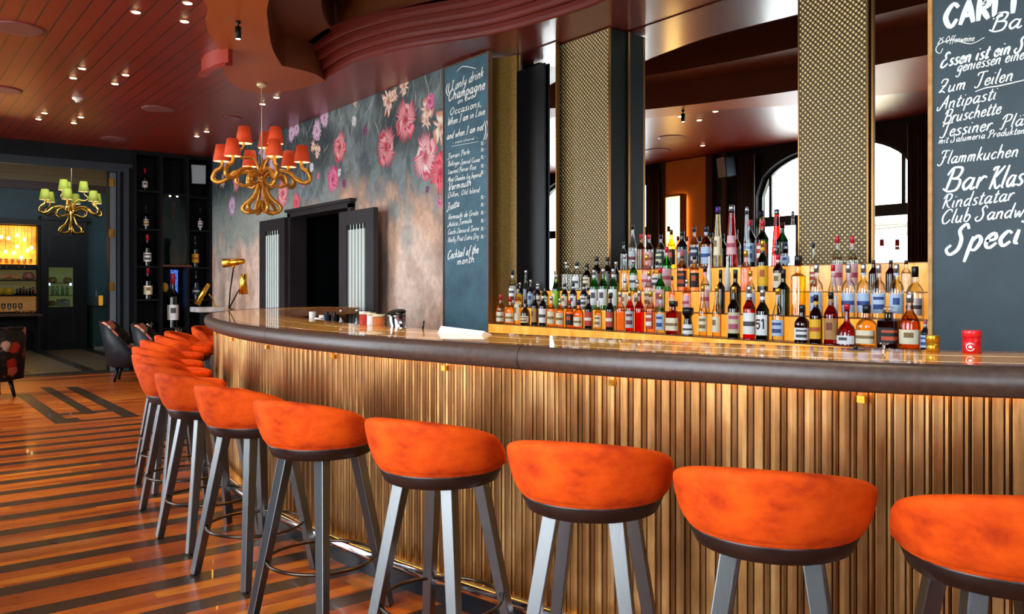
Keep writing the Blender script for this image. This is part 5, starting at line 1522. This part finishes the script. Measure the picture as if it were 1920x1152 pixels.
def armchair(label, loc, rz, outer_m, inner_m, ln=0.10):
    r = thing('armchair', label, 'armchair', loc, rz, 'dark tub armchairs')
    AH = math.radians(128)
    def mk(inner):
        def prof(t_):
            q = abs(t_)
            h = 0.26 + 0.40 * (1 - smooth01((q - 0.28) / 0.62))
            z0 = 0.24
            rb, lean = 0.30 + (0.10 - ln) * 0.6, ln * (h / 0.66)
            zt = z0 + h
            if inner:
                return [(rb - .05, z0 + .12), (rb - .045 + lean * .5, z0 + h * .55), (rb - .03 + lean, zt - .03), (rb - .012 + lean, zt + .006), (rb + .012 + lean, zt + .004), (rb + .018 + lean, zt - .02), (rb + .004 + lean, zt - .03), (rb - .02 + lean * .5, z0 + h * .5), (rb - .03, z0 + .12)]
            return [(rb, z0), (rb + .012 + lean * .5, z0 + h * .5), (rb + .014 + lean, zt - .02), (rb - .015 + lean, zt - .02), (rb - .025 + lean * .5, z0 + h * .5), (rb - .03, z0)]
        return tub(lambda t_: t_ * AH, prof, 40)
    mk(False).build('outer_shell', outer_m, r)
    mk(True).build('inner_back', inner_m, r)
    MB().lathe(cr([(.0001, .26), (.24, .26), (.27, .30), (.27, .40), (.24, .44), (.0001, .45)], 3), 28, sq=2.6).build('seat_cushion', inner_m, r)
    MB().lathe([(.0001, .215), (.25, .215), (.28, .245), (.0001, .26)], 28).build('base', M['black'], r)
    for k in range(4):
        a = PI / 4 + k * PI / 2
        MB().tube([(.20 * math.cos(a), .20 * math.sin(a), .235), (.255 * math.cos(a), .255 * math.sin(a), .003)], [.030, .019], 8).build('leg', M['black'], r)
armchair('armchair in dark flowered fabric cut off by the left edge', (1.20, 12.35, 0), math.radians(112), M['floral'], M['floral'], 0.02)
armchair('black leather armchair with flowered inside, beside the stools', (3.20, 12.05, 0), math.radians(-22), M['leather'], M['floral'])
armchair('black leather armchair half hidden behind the other one', (3.06, 13.35, 0), math.radians(-22), M['leather'], M['floral'])
st = thing('side_table', 'small round white-topped side table in front of the cabinet', 'table', (3.78, 13.85, 0))
MB().lathe([(.0001, .585), (.24, .585), (.25, .60), (.24, .62), (.0001, .62)], 32).build('table_top', M['marble'], st)
MB().lathe([(.0001, 0), (.17, 0), (.17, .015), (.03, .03), (.025, .585), (.0001, .585)], 20).build('pedestal', M['black'], st)
for k, (dx, dy, h) in enumerate([(.10, -.02, .14), (.17, .06, .11), (-.02, .10, .09)]):
    g_ = MB().lathe([(.0001, .62), (.028, .62), (.036, .62 + h), (.033, .62 + h), (.026, .628), (.0001, .628)], 16, c=(3.78 + dx, 13.85 + dy, 0))
    tag(g_.build('tumbler', glass('amber_tumbler', '#d8b890', 0.4), at=(3.78 + dx, 13.85 + dy, .62)), ['tall tumbler on the small side table', 'middle tumbler on the small side table', 'short tumbler at the back of side table'][k], 'glass', 'tumblers on the side table')

# ================================================================== THE NEXT ROOM
dv = thing('display_cupboard', 'black panelled tall cupboard with lit window in next room', 'cupboard', (3.4, 21.1, 0), world=True)
f = MB()
f.b2((2.96, 20.98, 0), (3.90, 21.03, 0.97)); f.b2((2.96, 20.98, 1.86), (3.90, 21.03, 2.92)); f.b2((2.96, 20.98, .97), (3.12, 21.03, 1.86)); f.b2((3.61, 20.98, .97), (3.90, 21.03, 1.86)); f.b2((2.96, 21.03, 0), (3.0, 21.28, 2.92)); f.b2((3.86, 21.03, 0), (3.90, 21.28, 2.92))
f.build('front', M['black'], dv)
for z0, z1 in ((.2, .82), (2.0, 2.62)):
    q = MB()
    for a in ((3.10, z0, 3.13, z1), (3.60, z0, 3.63, z1), (3.10, z1 - .03, 3.63, z1), (3.10, z0, 3.63, z0 + .03)):
        q.b2((a[0], 20.955, a[1]), (a[2], 20.98, a[3]))
    q.build('panel_moulding', mat('satin_black', '#24262a', 0.25), dv)
MB().b2((2.965, 20.93, 2.92), (3.98, 21.29, 3.02)).build('cornice', M['black'], dv)
MB().b2((3.12, 21.0, .97), (3.61, 21.004, 1.86)).build('window_pane', glass('cupboard_glass', '#e4efe8', 0.2), dv, normals=False)
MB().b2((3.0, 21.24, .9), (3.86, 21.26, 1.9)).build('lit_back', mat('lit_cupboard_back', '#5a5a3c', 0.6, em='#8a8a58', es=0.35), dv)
for z in (1.22, 1.50): MB().b2((3.05, 21.05, z), (3.8, 21.24, z + .015)).build('glass_shelf', M['steel'], dv)
for x in (3.14, 3.57): MB().lathe([(.0001, 0), (.022, 0), (.022, .06), (.0001, .06)], 10, c=(x, 21.06, 1.45)).build('light', emit('cool_led', '#a8b8ff', 5.0), dv)
rs3 = random.Random(11)
def small(name, label, cat, group, x, y, z, prof, mt):
    return tag(MB().lathe(prof, 14, c=(x, y, z)).build(name, mt, at=(x, y, z)), label, cat, group)
loafp = lambda r, h: cr([(.0001, 0), (r * .9, .01), (r, h * .5), (r * .7, h * .9), (.0001, h)], 3)
jarp = lambda r, h: [(.0001, 0), (r, 0), (r, h * .8), (r * .6, h * .9), (r * .6, h), (.0001, h)]
bread, jarm = noisy('bread_crust', '#a8622a', '#d8a060', 14, rough=0.7), glass('jar_glass', '#cfe0d8', 0.3)
for k, (x, z, nm, lb) in enumerate([(3.22, 1.515, 'bread_loaf', 'round loaf on top left shelf of the lit cupboard'), (3.52, 1.515, 'bread_loaf', 'round loaf on top right shelf of the lit cupboard'), (3.20, .985, 'bread_loaf', 'round loaf at bottom left of the lit cupboard')]):
    small(nm, lb, 'bread', 'loaves in the lit cupboard', x, 21.14, z, loafp(.085, .13), bread)
for k, x in enumerate((3.22, 3.31, 3.42, 3.51)):
    small('preserving_jar', ORD[k] + ' jar from left in the lit cupboard', 'jar', 'jars in the lit cupboard', x, 21.14, 1.237, jarp(.034, .20), jarm)
tag(MB().b2((3.30, 21.08, .98), (3.56, 21.2, 1.15)).build('paper_box', mat('cream_card', '#b8b098', 0.6), at=(3.43, 21.14, .98), bevel=.01), 'cream box on the bottom shelf of the lit cupboard', 'box')

gs = thing('display_shelf', 'tall shelf unit with glowing amber top in the next room', 'shelf', (2.4, 21.1, 0), world=True)
MB().b2((1.7, 21.24, 0), (2.94, 21.28, 2.82)).build('back_panel', M['cabinet'], gs)
MB().b2((1.7, 21.22, 1.92), (2.92, 21.235, 2.78)).build('glowing_panel', backlit('amber_glow_panel', 1.5, '#4a1e04', '#ffb850'), gs)
for x in (1.7, 2.90): MB().b2((x, 20.98, 0), (x + .05, 21.24, 2.86)).build('side_panel', M['cabinet'], gs)
for z in (1.84, 1.58, 1.24, .84, .45): MB().b2((1.75, 21.0, z - .03), (2.90, 21.24, z)).build('shelf_board', M['cabinet'], gs)
MB().b2((1.68, 20.96, 2.80), (2.955, 21.28, 2.92)).build('cornice', M['black'], gs)
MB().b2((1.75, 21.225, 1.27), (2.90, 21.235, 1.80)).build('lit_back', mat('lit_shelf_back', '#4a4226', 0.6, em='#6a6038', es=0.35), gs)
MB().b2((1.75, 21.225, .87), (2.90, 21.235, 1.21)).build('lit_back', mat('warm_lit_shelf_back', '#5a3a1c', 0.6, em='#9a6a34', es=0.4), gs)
pend = emit('filament_bulb', '#ffd890', 14.0)
for k, (x, z) in enumerate([(2.06, 2.35), (2.22, 2.50), (2.36, 2.48), (2.52, 2.55), (2.30, 2.18), (2.46, 2.16), (2.60, 2.06), (2.72, 2.22), (2.80, 2.28), (2.12, 2.08), (2.52, 2.30), (2.66, 2.46)]):
    r = thing('hanging_bulb', ORD[k] + ' of the small bulbs before the glowing amber panel, counted from left', 'light bulb', (x, 21.08, z), 0, 'small hanging bulbs in the next room')
    MB().lathe(cr([(.0001, -.03), (.028, -.01), (.026, .02), (.010, .05), (.0001, .05)], 3), 12).build('bulb', pend, r)
    MB().tube([(0, 0, .05), (0, 0, 2.80 - z)], .003, 5).build('cord', M['black'], r)
for k in range(8):
    small('stemmed_glass', ORD[k] + ' hanging-shelf glass from left below the bulbs', 'glass', 'glasses on the amber shelf', 1.98 + .115 * k, 21.16, 1.845, [(.0001, 0), (.026, 0), (.005, .008), (.005, .08), (.034, .12), (.038, .20), (.030, .20), (.0001, .13)], glass('amber_stem_glass', '#f0c890', 0.4) if k == 0 else bpy.data.materials['amber_stem_glass'])
hm = MB().tube(cr([(2.22, 21.1, 1.62), (2.36, 21.1, 1.66), (2.5, 21.1, 1.635), (2.6, 21.1, 1.61)], 4), [.03 + .03 * math.sin(PI * i / 12) for i in range(13)], 10)
tag(hm.build('bread_baguette', bread, at=(2.4, 21.1, 1.58)), 'long bread on the shelf below the amber panel', 'bread')
small('cured_ham', 'pinkish ham at right on shelf below the amber panel', 'ham', None, 2.74, 21.1, 1.583, loafp(.12, .17), noisy('cured_meat', '#7a3a34', '#b06a60', 16, rough=0.5))
for k, x in enumerate((2.16, 2.36)):
    small('cheese_wheel', ['yellow cheese at left on the third shelf', 'yellow cheese at right on the third shelf'][k], 'cheese', 'cheeses on the third shelf', x, 21.1, 1.243, [(.0001, 0), (.09, 0), (.09, .15), (.0001, .16)], mat('yellow_wax', '#d8b020', 0.4))
for k in range(6):
    small('condiment_jar', ORD[k] + ' small dark jar from left on third shelf', 'jar', 'small jars on the third shelf', 2.52 + .062 * k, 21.1, 1.243, jarp(.026, .14 + .02 * (k % 3)), [GM['olive'], GM['dgreen'], GM['darkred']][k % 3])
for k in range(5):
    small('bread_roll', ORD[k] + ' bread roll from left on the fourth shelf', 'bread', 'rolls on the fourth shelf', 2.52 + .075 * k, 21.1, .843 + .0, loafp(.036, .06), bread)
tb = thing('serving_table', 'dark serving table with wine glasses in front of the shelf', 'table', (2.3, 20.2, 0), world=True)
MB().b2((1.6, 19.95, .80), (2.85, 20.45, .84)).build('table_top', noisy('brown_table_wood', '#3a2416', '#50341f', 10, rough=0.4), tb)
for x in (1.66, 2.79):
    for y in (20.0, 20.4): MB().b2((x - .03, y - .03, 0), (x + .03, y + .03, .80)).build('leg', M['cabinet'], tb)
for k in range(5):
    small('wine_glass', ORD[k] + ' wine glass from left on the serving table', 'glass', 'wine glasses on the serving table', 2.06 + .10 * k, 20.1 + .05 * (k % 2), .842, [(.0001, 0), (.030, 0), (.005, .008), (.005, .09), (.040, .15), (.036, .23), (.033, .23), (.036, .15), (.0001, .10)], glass('wine_glass_clear', '#f0f2f4', 0.4) if k == 0 else bpy.data.materials['wine_glass_clear'])
gcab = thing('side_cupboard', 'dark green low cupboard beside the black cupboard', 'cupboard', (4.18, 20.9, 0), world=True)
MB().b2((3.95, 20.6, .06), (4.40, 21.25, .96)).build('body', mat('bottle_green_paint', '#123232', 0.4), gcab)
MB().b2((3.93, 20.58, .96), (4.405, 21.27, .99)).build('worktop', M['black'], gcab)
MB().b2((3.98, 20.66, 0), (4.38, 21.2, .06)).build('plinth', M['chrome'], gcab)
small('candle_bottle', 'slim grey bottle on the green cupboard', 'bottle', None, 4.06, 20.85, .992, jarp(.03, .46), GM['clear'])
tag(MB().b2((4.12, 20.82, .991), (4.20, 20.90, 1.22)).build('table_lantern', mat('yellow_lantern', '#c89a30', 0.4, em='#c88a20', es=0.5), at=(4.16, 20.86, .99), bevel=.01), 'small yellow lantern on the green cupboard', 'lantern')
l = bpy.data.lights.new('next_room_light', 'POINT'); l.energy = 14; l.color = (1, .78, .5); l.shadow_soft_size = .02
# added point light without a fixture, under the ceiling above the chandelier
lo = bpy.data.objects.new('next_room_light', l); COL.objects.link(lo); lo.location = (2.87, 16.85, 4.2)

# ================================================================== SEEN IN THE MIRRORS: WINDOW WALL FITTINGS
def curtain(label, y0, y1):
    n = 60
    rows = []
    for z in (0.03, 3.62):
        rows.append([(XW + 0.10 + 0.035 * math.sin(k * 1.25) + 0.012 * math.sin(k * .5), y0 + (y1 - y0) * k / n, z) for k in range(n + 1)])
    o = MB().grid(rows).build('curtain', M['curtain'], at=(XW + .1, (y0 + y1) / 2, 0.03), normals=False)
    sd_ = o.modifiers.new('thick', 'SOLIDIFY'); sd_.thickness = .006
    tag(o, label, 'curtain', 'brown curtains at the windows')
curtain('brown curtain right of the window behind the bottles, in mirror', 5.05, 5.58)
curtain('brown curtain left of the arched window, in wide mirror', 8.36, 8.70)
curtain('brown curtain beside the farther window, in wide mirror', 10.48, 10.80)
curtain('brown curtain of the nearest window, far side', 3.30, 3.65)
curtain('brown curtain of the nearest window, near side', .15, .5)
amb = noisy('amber_wall_panel', '#d8882c', '#e49a38', 2, rough=0.5)
struct('trim_11', MB().b2((XW, 9.42, 0), (XW + 0.03, 10.38, 3.74)), amb)
for a, b in ((9.28, 9.42), (10.38, 10.48), (8.98, 9.08)):
    struct('trim_12', MB().b2((XW, a, 0), (XW + 0.06, b, 3.74)), noisy('brown_carved_post', '#2c1a10', '#4a2c18', 20, rough=0.5, bump=.3))
sl = thing('wall_lamp', 'tall glowing amber wall lamp seen in the wide mirror', 'wall lamp', (XW + .09, 10.05, 1.0))
MB().b2((0, -.17, 0), (.10, .17, 2.05)).build('diffuser', emit('amber_lamp_glow', '#ffc870', 7.0), sl)
f = MB()
for y in (-.19, .19): f.b2((-.02, y - .02, -.03), (.12, y + .02, 2.10))
f.b2((-.02, -.18, -.05), (.12, .18, -.01)); f.b2((-.02, -.18, 2.06), (.12, .18, 2.10))
f.build('frame', M['bronze_edge'], sl)
# terrace outside with a cream parasol
struct('floor', MB().b2((-14, -8, -.14), (-1.06, 22, -.06)), mat('pale_paving', '#dedacf', 0.8))
pr_ = thing('parasol', 'cream parasol on the terrace, seen through window in mirror', 'parasol', (-3.6, 6.4, -.06))
MB().tube([(0, 0, 0), (0, 0, 3.2)], .03, 10).build('pole', mat('grey_pole', '#8a8c8c', 0.4), pr_)
cnp = MB().lathe([(1.9, 2.45), (1.0, 2.9), (.02, 3.15)], 8, smooth=False)
cnp.f = cnp.f[:16]; cnp.sm = cnp.sm[:16]; cnp.mi = cnp.mi[:16]
oc = cnp.build('canopy', mat('cream_canvas', '#f0dcae', 0.8), pr_, normals=False)
sd_ = oc.modifiers.new('thick', 'SOLIDIFY'); sd_.thickness = .01
for k in range(8):
    a = 2 * PI * k / 8
    MB().tube([(0, 0, 2.55), (1.85 * math.cos(a), 1.85 * math.sin(a), 2.47)], .010, 5).build('rib', bpy.data.materials['grey_pole'], pr_)
MB().lathe([(.0001, 0), (.3, 0), (.3, .06), (.0001, .08)], 16).build('base', M['steel'], pr_)

# ------------------------------------------------------------------ tidy helper properties
for o in bpy.data.objects:
    if '_w' in o: del o['_w']
